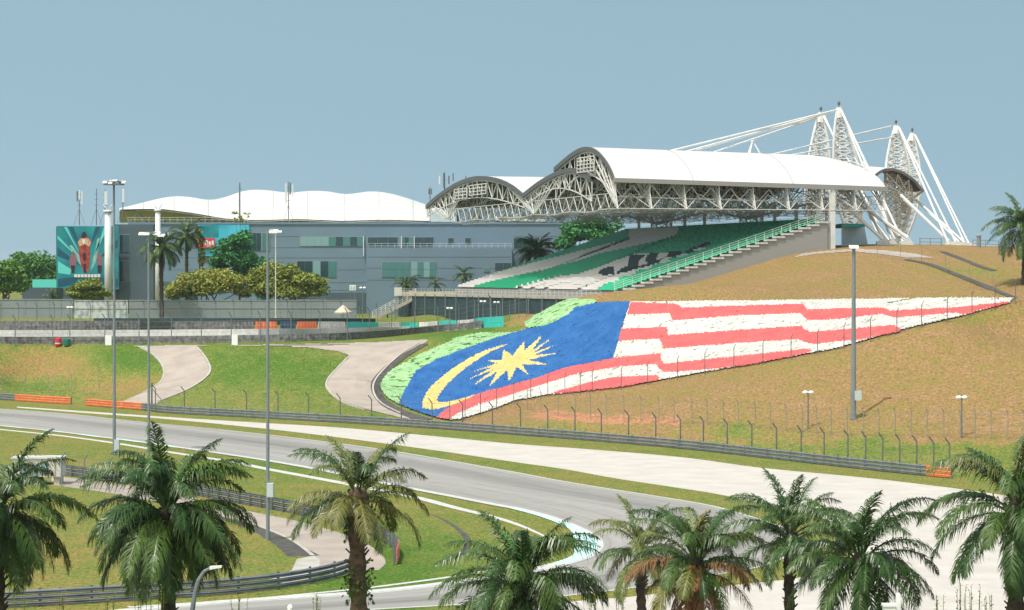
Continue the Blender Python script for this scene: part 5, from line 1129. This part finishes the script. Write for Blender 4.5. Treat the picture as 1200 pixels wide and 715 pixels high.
for x, a, e in zip(xs, ry, ey):
    for j in range(ns_ + 1):
        t = j / ns_; p = np.array(D(x, e, 560)); q = np.array(D(x, a, 590)); bk = np.array(D(x, 259.5, 625))
        if t < .5: s = t * 2; w_ = p + (q - p) * s; w_[2] = p[2] + (q[2] - p[2]) * (s ** .75 if a < 240 else s)
        else: s = t * 2 - 1; w_ = q + (bk - q) * s; w_[2] = q[2] + (bk[2] - q[2]) * s ** 1.3
        top.v.append(tuple(w_))
k = ns_ + 1
for i in range(len(xs) - 1):
    for j in range(ns_): top.f.append([i * k + j, i * k + k + j, i * k + k + j + 1, i * k + j + 1]); top.m.append(0)
und = MB(); und.v = [(x, y, z - .35) for x, y, z in top.v]; und.f = [f[::-1] for f in top.f]; und.m = list(top.m)
M['under'] = mat('beige_canopy_underside', (.62, .57, .50), .7)
for xx in (168, 205, 244, 280, 320, 360, 404, 444, 484):
    i = int((xx - 140) / 4); mb = MB(); c_ = [top.v[i * k + j] for j in range(ns_ // 2 + 1)]
    for p, q in zip(c_[:-1], c_[1:]): mb.tube((p[0], p[1], p[2] + .02), (q[0], q[1], q[2] + .02), .07, None, 4)
    mb.build('seam', M['eave'], tcan)
top.build('membrane', M['membrane'], tcan, True); und.build('underside', M['under'], tcan, True)
for x in (150, 172, 214, 240): 
    p = D(x, 262, 570); q = D(x + 12, 249, 566); mb = MB(); mb.tube(p, q, .14, None, 5); mb.tube(D(x + 24, 262, 570), q, .14, None, 5); mb.build('strut', M['truss'], tcan)
def column(label, x, y0, y1, d, r):
    p = D(x, y0, d); z = G(p[0], d); mb = MB(); mb.tube((p[0], d, z - .2), p, r * 1.05, r * .9, 12); mb.tube(p, (p[0], d, p[2] + .5), r * 1.25, r * 1.25, 12)
    for s in (-1, 1): mb.tube((p[0], d, p[2] + .3), (p[0] + s * .9, d - .2, p[2] + 1.6), .12, .1, 5)
    single(mb, 'column', M['steelw'], label, 'column', (p[0], d, z), 'white columns by the paddock', True)
column('tall white column in front of the edge of the racing billboard', 126.5, 249, 350, 500, .75); column('tall white column behind the white trunked palm', 185, 248, 350, 500, .6)

# ------------------------------------------------------------------ antennas on the roofs
M['ant'] = mat('antenna_steel', (.12, .13, .14), .5); M['antw'] = mat('antenna_panel', (.60, .60, .60), .5)
def antenna(label, x, y0, y1, d, panels, guy=True, group='antennas on the paddock roof', r=.12):
    b = D(x, y1, d); t = D(x, y0, d); root = thing('antenna_mast', label, 'antenna', b, group); mb = MB(); mb.tube(b, t, r, r * .7, 5)
    if guy:
        for s in (-1, 1): mb.tube((b[0] + s * 1.3, d, b[2]), (b[0], d, b[2] + (t[2] - b[2]) * .45), .05, None, 4)
    for f in (.55, .7, .85): mb.tube((b[0] - .5, d, b[2] + (t[2] - b[2]) * f), (b[0] + .5, d, b[2] + (t[2] - b[2]) * f), .05, None, 4)
    mb.build('pole', M['ant'], root)
    for dx, ya, yb, w_, mm in panels: wbox(x + dx - w_ / 2, x + dx + w_ / 2, ya, yb, d - .4, .25).build('panel', M[mm], root)
dA = DB + 6
antenna('antenna mast with paired dark panels on the left end of the roof', 93, 221, 264, dA, [(-2.5, 224, 236, 1.6, 'ant'), (0, 222, 234, 1.4, 'antw'), (3, 224, 240, 1.6, 'antw')])
antenna('thin bare antenna left of the white panel antenna', 113, 221, 264, dA, [])
antenna('antenna with a broad white panel beside the billboard column', 123, 222, 264, dA, [(1, 224, 240, 3.4, 'antw')])
antenna('antenna with one slim white panel under the floodlight head', 144, 220, 262, dA, [(0.4, 221, 237, 2.6, 'antw')])
antenna('tall thin dark antenna above the bare twigs of the sparse tree', 281, 214, 262, dA, [(0, 216, 226, 1.2, 'ant')], False, r=.2)
antenna('antenna with twin pale panels in front of the white canopy', 338, 213, 262, dA, [(-3, 215, 238, 1.8, 'antw'), (2, 214, 228, 1.6, 'ant'), (5, 216, 230, 1.4, 'antw')])
antenna('small antenna left of the lower grandstand roof', 504, 219, 262, dA, [(-1.2, 221, 228, 1.4, 'ant'), (1.6, 221, 228, 1.4, 'ant')], False)
antenna('antenna cluster with four panels behind the lower grandstand roof', 521, 202, 262, dA + 6, [(-6, 206, 216, 1.6, 'antw'), (-1, 203, 220, 1.6, 'ant'), (5, 206, 216, 1.6, 'ant'), (10, 203, 212, 1.4, 'ant')], False, r=.18)
antenna('short antenna peeping over the curved rim of the lower roof', 546, 206, 262, dA + 6, [(0, 206, 212, 1.2, 'ant')], False)
# ------------------------------------------------------------------ floodlight masts and lamps
def mast_pole(label, x, d, ytop, r0, r1, head, box=None, base=None, m='pole', name='light_mast', group='light masts round the track'):
    b = D(x, 330, d); bz = G(b[0], d) if base is None else base; t = D(x, ytop, d); root = thing(name, label, 'light mast', (b[0], d, bz), group)
    mb = MB(); r0 *= .72; r1 *= .75; mb.tube((b[0], d, bz - .2), (t[0], d, t[2]), r0, r1, 10); mb.tube((b[0], d, bz - .05), (b[0], d, bz + .5), r0 * 1.25, r0 * 1.25, 10); mb.build('pole', M[m], root)
    mb = MB(); lm = []
    for dx, dy, w_, h_, dd in head:
        c = np.array((t[0] + dx * d / F, d + dd, t[2] - dy * d / F)); w2 = w_ * d / F / 2.2; h2 = h_ * .75 * d / F
        q = MB(); cs = [(c[0] - w2, c[1] - .35, c[2] - h2 * .5 - .12), (c[0] + w2, c[1] - .35, c[2] - h2 * .5 - .12), (c[0] + w2, c[1] + .35, c[2] - h2 * .2), (c[0] - w2, c[1] + .35, c[2] - h2 * .2)]; q.box8(cs + [(a, b_, c_ + max(.12, h2 * .55)) for a, b_, c_ in cs]); q.build('lamp_head', M['lampwhite'], root); mb.tube((t[0], d, t[2]), tuple(c), .06, None, 5)
    mb.build('bracket', M['galv'], root)
    if box:
        y0, y1, dx, w_ = box; a = D(x + dx, y1, d); c = D(x + dx, y0, d); mb = MB(); mb.box(a[0] - w_ / 2, a[0] + w_ / 2, d - .5, d + .1, a[2], c[2]); mb.build('control_box', M['paleblue'], root)
    return root
# 1: tallest with a crown of lamps
r_ = mast_pole('tallest grey floodlight mast with a ring of lamps on a platform', 133.5, 250, 213, .25, .14, [(-9, 0, 6, 2.5, -.6), (-4, -1.5, 5, 2.5, .6), (2, -1.5, 5, 2.5, -.4), (8, -.5, 6, 2.5, .5), (12, 0, 5, 2.5, -.3), (-2, 1, 5, 2.2, -1)], (515, 532, 4, .5), base=0)
t_ = D(133.5, 214, 250); mb = MB(); mb.tube((t_[0], 250, t_[2] - .25), (t_[0], 250, t_[2] - .1), 1.1, 1.1, 12); mb.tube((t_[0], 250, t_[2] + .05), (t_[0], 250, t_[2] + .12), .9, .9, 12); mb.build('platform', M['galv'], r_)
mast_pole('grey mast with two flat white lamps, just right of the tallest mast', 174, 238, 273, .20, .12, [(-5, 0, 14, 3.5, 0), (9, -.5, 9, 4, .4), (15, 2, 8, 3, .2)], base=0)
mast_pole('slim grey mast with flat white lamps standing on the infield grass', 313.5, 170, 270, .19, .11, [(7, 0, 11, 4, 0)], (566, 582, 3.6, .45), base=0)
q = T(1001.5, 491); mast_pole('grey mast with a small white lamp standing on the dry slope', 1000.5, q[1], 288.5, .40, .24, [(0, 0, 12, 4.5, -.1)], (458, 469, 4.5, .7), base=q[2])
q = D(322, 330, 470); mast_pole('thin white mast behind the infield mast against the paddock wall', 323, 470, 271, .16, .12, [(3, 0, 9, 3, 0)], m='steelw')
def twin(label, x, yt, yb, hw=5, d=None):
    q = T(x, yb) if d is None else D(x, yb, d); z = q[2] if d is None else G(q[0], q[1]); t = D(x, yt, q[1]); root = thing('camera_pole', label, 'lamp post', (q[0], q[1], z), 'small twin lamp posts'); mb = MB(); mb.tube((q[0], q[1], z - .1), t, .09, .06, 6); w_ = hw * q[1] / F
    mb.tube((t[0] - w_ * .8, q[1], t[2]), (t[0] + w_ * .8, q[1], t[2]), .05, None, 5); mb.build('pole', M['galv'], root)
    for s in (-1, 1): mb = MB(); mb.ball((t[0] + s * w_ * .7, q[1], t[2] + .1), .32, .3, .2); mb.build('lamp_head', M['lampwhite'], root)
twin('twin headed lamp post on the dry slope left of the grey mast', 947, 461, 503); twin('twin headed lamp post on the dry slope right of the grey mast', 1127, 467, 513)
twin('twin headed lamp post at the left end of the dark screen wall', 425, 338, 385, 3, 455); twin('twin headed lamp post before the dark screen, nearest the staircase', 527, 362, 390, 3, 412); twin('twin headed lamp post before the middle of the dark screen', 566, 354, 388, 3, 430); twin('twin headed lamp post before the dark screen next to the small netted fence', 582, 355, 386, 3, 438); twin('twin headed lamp post rising behind the small netted fence', 632, 359, 384, 3, 430)
q = D(82, 330, 405); twin('twin headed lamp post by the red and green bins', 82, 361, 395, 3, 405)
# street lamp at the bottom
d = 100; b = D(228, 715, d); root = thing('street_lamp', 'curved grey street lamp beside the dense round palm', 'street lamp', (b[0], d, 0)); mb = MB()
pp = [D(224, 760, d), D(225.5, 715, d), D(228, 697, d), D(232, 681, d), D(239, 670, d), D(246, 666, d), D(251, 665, d)]; pp[0] = (pp[1][0] - .3, d, 0); mb.path_tube(pp, [.13, .11, .1, .09, .08, .06, .05], 8); mb.build('pole', M['galv'], root); mb = MB(); a = D(246, 666.5, d); c = D(260, 664.5, d); mb.box8([(a[0], d - .15, a[2] - .03), (c[0], d - .1, c[2] - .02), (c[0], d + .1, c[2] - .02), (a[0], d + .15, a[2] - .03), (a[0], d - .15, a[2] + .1), (c[0], d - .1, c[2] + .06), (c[0], d + .1, c[2] + .06), (a[0], d + .15, a[2] + .1)]); mb.build('lamp_head', M['lampwhite'], root)
# white cabin on the infield
M['cabin'] = mat('weathered_white_cabin', (.56, .55, .52), .6, (.36, .33, .29), .8, 5, lo=.5, hi=.75); M['rust'] = mat('rusty_metal', (.28, .13, .07), .8, (.42, .36, .3), 2); M['cglass'] = mat('cabin_window', (.22, .34, .36), .3)
d = 214; a = D(14, 559, d); b = D(71, 536, d); zb = a[2]; root = thing('cabin', 'weathered white track marshal cabin half hidden by the left palm', 'cabin', ((a[0] + b[0]) / 2, d, 0)); mb = MB(); mb.box(a[0], b[0], d, d + 2.4, zb, b[2] - .15); mb.build('body', M['cabin'], root); mb = MB(); mb.box(a[0] - .08, b[0] + .1, d - .12, d + 2.5, b[2] - .148, b[2]); mb.build('roof', M['white'], root)
for x0, x1 in ((24, 30), (31, 35.5), (36, 40.5), (41, 46), (48, 56)): wbox(x0, x1, 543, 556.5, d - .04, .03).build('window', M['cglass'], root)
wbox(64, 65.2, 538.5, 558, d - .05, .04).build('rust_streak', M['rust'], root); wbox(48.5, 50.5, 537.5, 545, d - .06, .04).build('rust_streak', M['rust'], root)
for x in (a[0] + .5, (a[0] + b[0]) / 2, b[0] - .4): mb = MB(); mb.box(x - .25, x + .25, d + .2, d + 2.2, -.1, zb - .002); mb.build('pier', M['beige'], root)
# bins, parasol, stairs
def lathe(prof, c, n=12):
    mb = MB(); k = len(prof)
    for r, z in prof:
        for i in range(n): mb.v.append((c[0] + r * math.cos(6.2832 * i / n), c[1] + r * math.sin(6.2832 * i / n), c[2] + z))
    for j in range(k - 1):
        for i in range(n): i2 = (i + 1) % n; mb.f.append([j * n + i, j * n + i2, j * n + n + i2, j * n + n + i]); mb.m.append(0)
    mb.f.append([(k - 1) * n + i for i in range(n)]); mb.m.append(0); return mb
M['bred'] = mat('red_plastic', (.55, .03, .04), .4); M['bgreen'] = mat('green_plastic', (.01, .14, .10), .4)
for x, m, lb, hh in ((68, 'bred', 'red drum with a pale band by the pale post fence', 1.35), (78.5, 'bgreen', 'dark green bin next to the red drum', 1.25)):
    q = T(x, 405.8); root = thing('bin', lb, 'bin', q); lathe([(.42, 0), (.5, .3), (.48, .35), (.5, .8), (.47, hh - .25)], q).build('body', M[m], root); lathe([(.5, hh - .25), (.5, hh - .18), (.3, hh - .02), (.05, hh)], q).build('lid', M[m], root)
    if m == 'bred': lathe([(.505, .38), (.505, .55)], q).build('band', M['bb_white'], root)
d = 462; q = D(402, 375, d); z = G(q[0], d); t = D(402, 357, d); root = thing('parasol', 'cream parasol on a pole in front of the grey hoarding', 'parasol', (q[0], d, z)); mb = MB(); mb.tube((q[0], d, z), t, .06, None, 6); mb.build('pole', M['galv'], root)
mb = MB(); rr = 10.5 * d / F; e = D(402, 366, d); n = 8
for i in range(n):
    a0 = 6.2832 * i / n; a1 = 6.2832 * (i + 1) / n; p0 = (q[0] + rr * math.cos(a0), d + rr * math.sin(a0), e[2]); p1 = (q[0] + rr * math.cos(a1), d + rr * math.sin(a1), e[2]); tt = (q[0], d, t[2]); mb.poly([tt, p0, p1]); mb.poly([p0, (p0[0], p0[1], e[2] - .2), (p1[0], p1[1], e[2] - .2), p1])
mb.build('canopy', M['beige'], root)
d = 505; a = np.array(D(436, 374, d)); b = np.array(D(487, 347, d)); root = thing('staircase', 'white railed outdoor staircase climbing to the left end of the dark screen wall', 'staircase', (a[0], d, G(a[0], d)))
mb = MB(); n = 20
for i in range(n):
    f0 = i / n; p = a + (b - a) * f0; q = a + (b - a) * (f0 + 1 / n); mb.box(p[0], q[0] - .003, d, d + 2, p[2] - .6, q[2])
mb.box(b[0], b[0] + 2.2, d, d + 2.2, b[2] - .5, b[2]); mb.build('steps', M['concrete'], root); mb = MB()
for dd in (0, 2):
    for h in (.4, .8, 1.2, 1.6): mb.tube((a[0], d + dd, a[2] + h), (b[0], d + dd, b[2] + h), .05, None, 4)
    for i in range(11): p = a + (b - a) * i / 10; mb.tube((p[0], d + dd, p[2] - .3), (p[0], d + dd, p[2] + 1.6), .05, None, 4)
mb.build('railing', M['steelw'], root); mb = MB()
for f in (.35, .7, 1.0): p = a + (b - a) * f; mb.tube((p[0], d + 1, G(p[0], d) - .2), (p[0], d + 1, p[2] - .4), .15, None, 6)
mb.build('leg', M['galv'], root)
q = D(466, 345, d + 1)
single(wbox(462, 471, 337, 347, d - .3, 1.6), 'booth', M['cabin'], 'small white booth at the top of the outdoor staircase', 'booth', D(466, 347, d))
sg_ = D(548, 353, 533)
sign('square pale sign on posts in front of the paddock wall', 409.5, 417, 334, 340.5, 520, 'lampwhite', bits=[(410.2, 412.8, 335, 339.5, 'paleblue'), (413.6, 416.3, 335, 339.5, 'paleblue')]); 
mb = MB(); 
for x in (411, 416): p = D(x, 340.6, 520.1); mb.tube(p, (p[0], 520.1, G(p[0], 520) - .1), .1, None, 5)
so_ = [o for o in bpy.data.objects if o.get('label') == 'square pale sign on posts in front of the paddock wall'][0]; mb.build('leg', M['galv'], so_)
# small netted fence at the crest beside the flag's green border
nf = []
for x, y in ((576, 386), (586, 385.5), (597, 385), (608, 384), (617, 383)): q = D(x, y, 366); nf.append((q[0], q[1], G(q[0], q[1])))
fence('small grey netted fence at the crest above the pale green flag border', nf, 3.4, .3, (-.3, -.3), 'galv', .05, FG, net=.35)
# railings on the hilltop at the right
for lb, pts in (('grey handrail on the crest between the two groups of stay cables', [(1078, 289), (1090, 288), (1103, 288)]), ('grey handrail on the crest left of the lone hilltop palm', [(1140, 290), (1155, 291), (1170, 294)])):
    g = []
    for x, y in pts: q = D(x, y, 402); g.append((q[0], q[1], G(q[0], q[1])))
    root = thing('handrail', lb, 'handrail', g[0]); mb = MB()
    for h in (.6, 1.2):
        for p, q in zip(g[:-1], g[1:]): mb.tube((p[0], p[1], p[2] + h), (q[0], q[1], q[2] + h), .06, None, 5)
    mb.build('rail', M['pole'], root)
    for p in g: mb = MB(); mb.tube(p, (p[0], p[1], p[2] + 1.25), .07, None, 5); mb.build('post', M['pole'], root)
for x, y in ((1147, 278),): q = D(x, 292, 402); z = G(q[0], 402); mb = MB(); mb.tube((q[0], 402, z), (q[0], 402, z + 1.9), .35, .35, 8); mb.ball((q[0], 402, z + 1.9), .45, .45, .3); single(mb, 'bollard', M['hoard'], 'short stout grey post on the hill crest behind the handrail', 'post', (q[0], 402, z))
# slim dark posts above the flag on the right hill
for i, (x, y0, y1) in enumerate(((1107, 299, 322), (1136, 306, 330), (1163, 308, 341))): pass
rf = [(1028, 302), (1055, 305), (1080, 308), (1108, 318), (1136, 328), (1164, 341)]
fence('thin wire fence beside the dark drain on the upper right slope', [T(x, y) for x, y in rf], 2.6, .2, (0, -.2), 'wire', .035, FG)
# weeds along the bottom edge
M['weed'] = mat('weed_leaves', (.07, .12, .02), .6, (.14, .14, .03), 3.0)
def weed(label, x, h, d=92, n=5, spread=.35):
    b = D(x, 715, d); z0 = b[2] - .5; base = (b[0], d, 0.0); mb = MB()
    for s in range(n):
        a = rng.uniform(0, 6.28); top = np.array((b[0] + spread * math.cos(a) * rng.uniform(.2, 1), d + spread * math.sin(a), z0 + .5 + h * rng.uniform(.5, 1))); bs = np.array((b[0] + rng.uniform(-.1, .1), d, 0)); mb.tube(bs, top, .03, .01, 4)
        for k in range(26):
            t = 1 - (k / 26) * .45; p = bs + (top - bs) * t; u = rng.normal(size=3); u[2] = abs(u[2]) * .5; u /= np.linalg.norm(u); v = np.cross(u, (0, 0, 1.0)); v /= max(1e-6, np.linalg.norm(v)); l = .16 + .1 * (k / 26)
            mb.poly([tuple(p), tuple(p + u * l * .5 + v * .03), tuple(p + u * l), tuple(p + u * l * .5 - v * .03)])
    single(mb, 'weed', M['weed'], label, 'weed', base, 'tall weeds along the bottom edge')
for x, h, lb in ((22, .8, 'pair of tall weeds under the palm at the left edge'), (70, .9, 'tall weed before the lower guardrail'), (128, .6, 'short weed left of the dense round palm trunk'), (165, .8, 'weed touching the dense round palm trunk'), (183, 1.0, 'tall weed beside the dense round palm trunk'), (280, .6, 'tall weed right of the street lamp'), (372, .7, 'leafy weed before the lower track, left of the ivy palm'), (527, .6, 'small weed at the left of the young frond palm'),
                 (690, .8, 'thin weed before the gravel, right of the young frond palm'), (727, .6, 'short weed before the gravel left of the dead frond palm'), (1100, .7, 'leafy weed left of the slim conifer like weed'), (1128, 1.0, 'forked weed before the pale gravel at lower right'), (1143, 1.3, 'tallest upright weed before the pale gravel'), (1160, .7, 'weed close to the right edge palm trunk')): weed(lb, x, h)
# white posts and box at the bottom
d = 95; a = D(1053, 697, d); mb = MB(); mb.box(a[0] - .09, a[0] + .09, d, d + .18, 0, a[2]); mb.box(a[0] - .06, a[0] + .06, d + .03, d + .15, a[2], a[2] + .06); single(mb, 'post', M['lampwhite'], 'white square post at the bottom under the bushy right hand palm', 'post', (a[0], d, 0))
a = D(1034, 713, d); b = D(1048, 709, d); mb = MB(); mb.box(a[0], b[0] - .02, d - .5, d, 0, b[2]); mb.box(a[0] - .04, b[0] + .02, d - .54, d + .04, b[2], b[2] + .08); single(mb, 'cabinet', M['lampwhite'], 'white cabinet at the bottom beside the white square post', 'cabinet', (a[0], d, 0))
a = D(340, 713, 93); mb = MB(); mb.tube((a[0], 93, 0), (a[0], 93, a[2] - .1), .05, None, 6); mb.ball((a[0], 93, a[2]), .12, .12, .16); single(mb, 'marker_post', M['lampwhite'], 'white capped marker post at the bottom before the lower track', 'post', (a[0], 93, 0))

# ------------------------------------------------------------------ humid air
mb = MB(); mb.box(-7200, 7200, -200, 7300, -1.5, 58)
hm = bpy.data.materials.new('humid_air'); hm.use_nodes = True; nt_ = hm.node_tree; nt_.nodes.remove(nt_.nodes['Principled BSDF']); pv = nt_.nodes.new('ShaderNodeVolumePrincipled')
pv.inputs['Density'].default_value = .00007; pv.inputs['Color'].default_value = (.86, .93, .97, 1); pv.inputs['Anisotropy'].default_value = .2
nt_.links.new(pv.outputs['Volume'], nt_.nodes['Material Output'].inputs['Volume'])
hz_ = mb.build('haze', hm); tag(hz_, kind='stuff')
# ------------------------------------------------------------------ light, sky, view
SUN_EL, SUN_AZ = 65.0, 216.0       # azimuth clockwise from +Y (the view direction); the sun stands behind the camera's left shoulder
sx, sy, sz = math.cos(R(SUN_EL)) * math.sin(R(SUN_AZ)), math.cos(R(SUN_EL)) * math.cos(R(SUN_AZ)), math.sin(R(SUN_EL))
sl = bpy.data.lights.new('sun', 'SUN'); sl.energy = 3.8; sl.angle = R(.53); sl.color = (1, .975, .955)
so = bpy.data.objects.new('sun', sl); COL.objects.link(so); so.location = (0, 0, 200)
from mathutils import Vector
so.rotation_euler = Vector((-sx, -sy, -sz)).to_track_quat('-Z', 'Y').to_euler()
w = bpy.data.worlds.new('World'); SC.world = w; w.use_nodes = True; nt = w.node_tree; N = nt.nodes; L = nt.links
bg = N['Background']; bg.inputs['Strength'].default_value = .15
sky = N.new('ShaderNodeTexSky'); sky.sky_type = 'NISHITA'; sky.sun_disc = False; sky.sun_elevation = R(SUN_EL); sky.sun_rotation = R(SUN_AZ)
sky.air_density = 1.0; sky.dust_density = 2.0; sky.ozone_density = 2.0
tc = N.new('ShaderNodeTexCoord'); mp = N.new('ShaderNodeMapping'); mp.inputs['Scale'].default_value = (1, 1, .6); mp.inputs['Location'].default_value = (0, 0, .42)
L.new(tc.outputs['Generated'], mp.inputs['Vector']); L.new(mp.outputs['Vector'], sky.inputs['Vector'])
hz = N.new('ShaderNodeMix'); hz.data_type = 'RGBA'; hz.blend_type = 'MULTIPLY'; hz.inputs['Factor'].default_value = 1.0; hz.inputs['B'].default_value = (1.86, 1.79, 1.25, 1)
L.new(sky.outputs['Color'], hz.inputs['A']); L.new(hz.outputs['Result'], bg.inputs['Color'])
SC.view_settings.view_transform = 'Standard'; SC.view_settings.look = 'None'; SC.view_settings.gamma = 1; SC.view_settings.use_curve_mapping = False
SC.view_settings.exposure = 0.0
SC.render.engine = 'CYCLES'; SC.cycles.use_denoising = True; SC.cycles.max_bounces = 6; SC.cycles.diffuse_bounces = 3
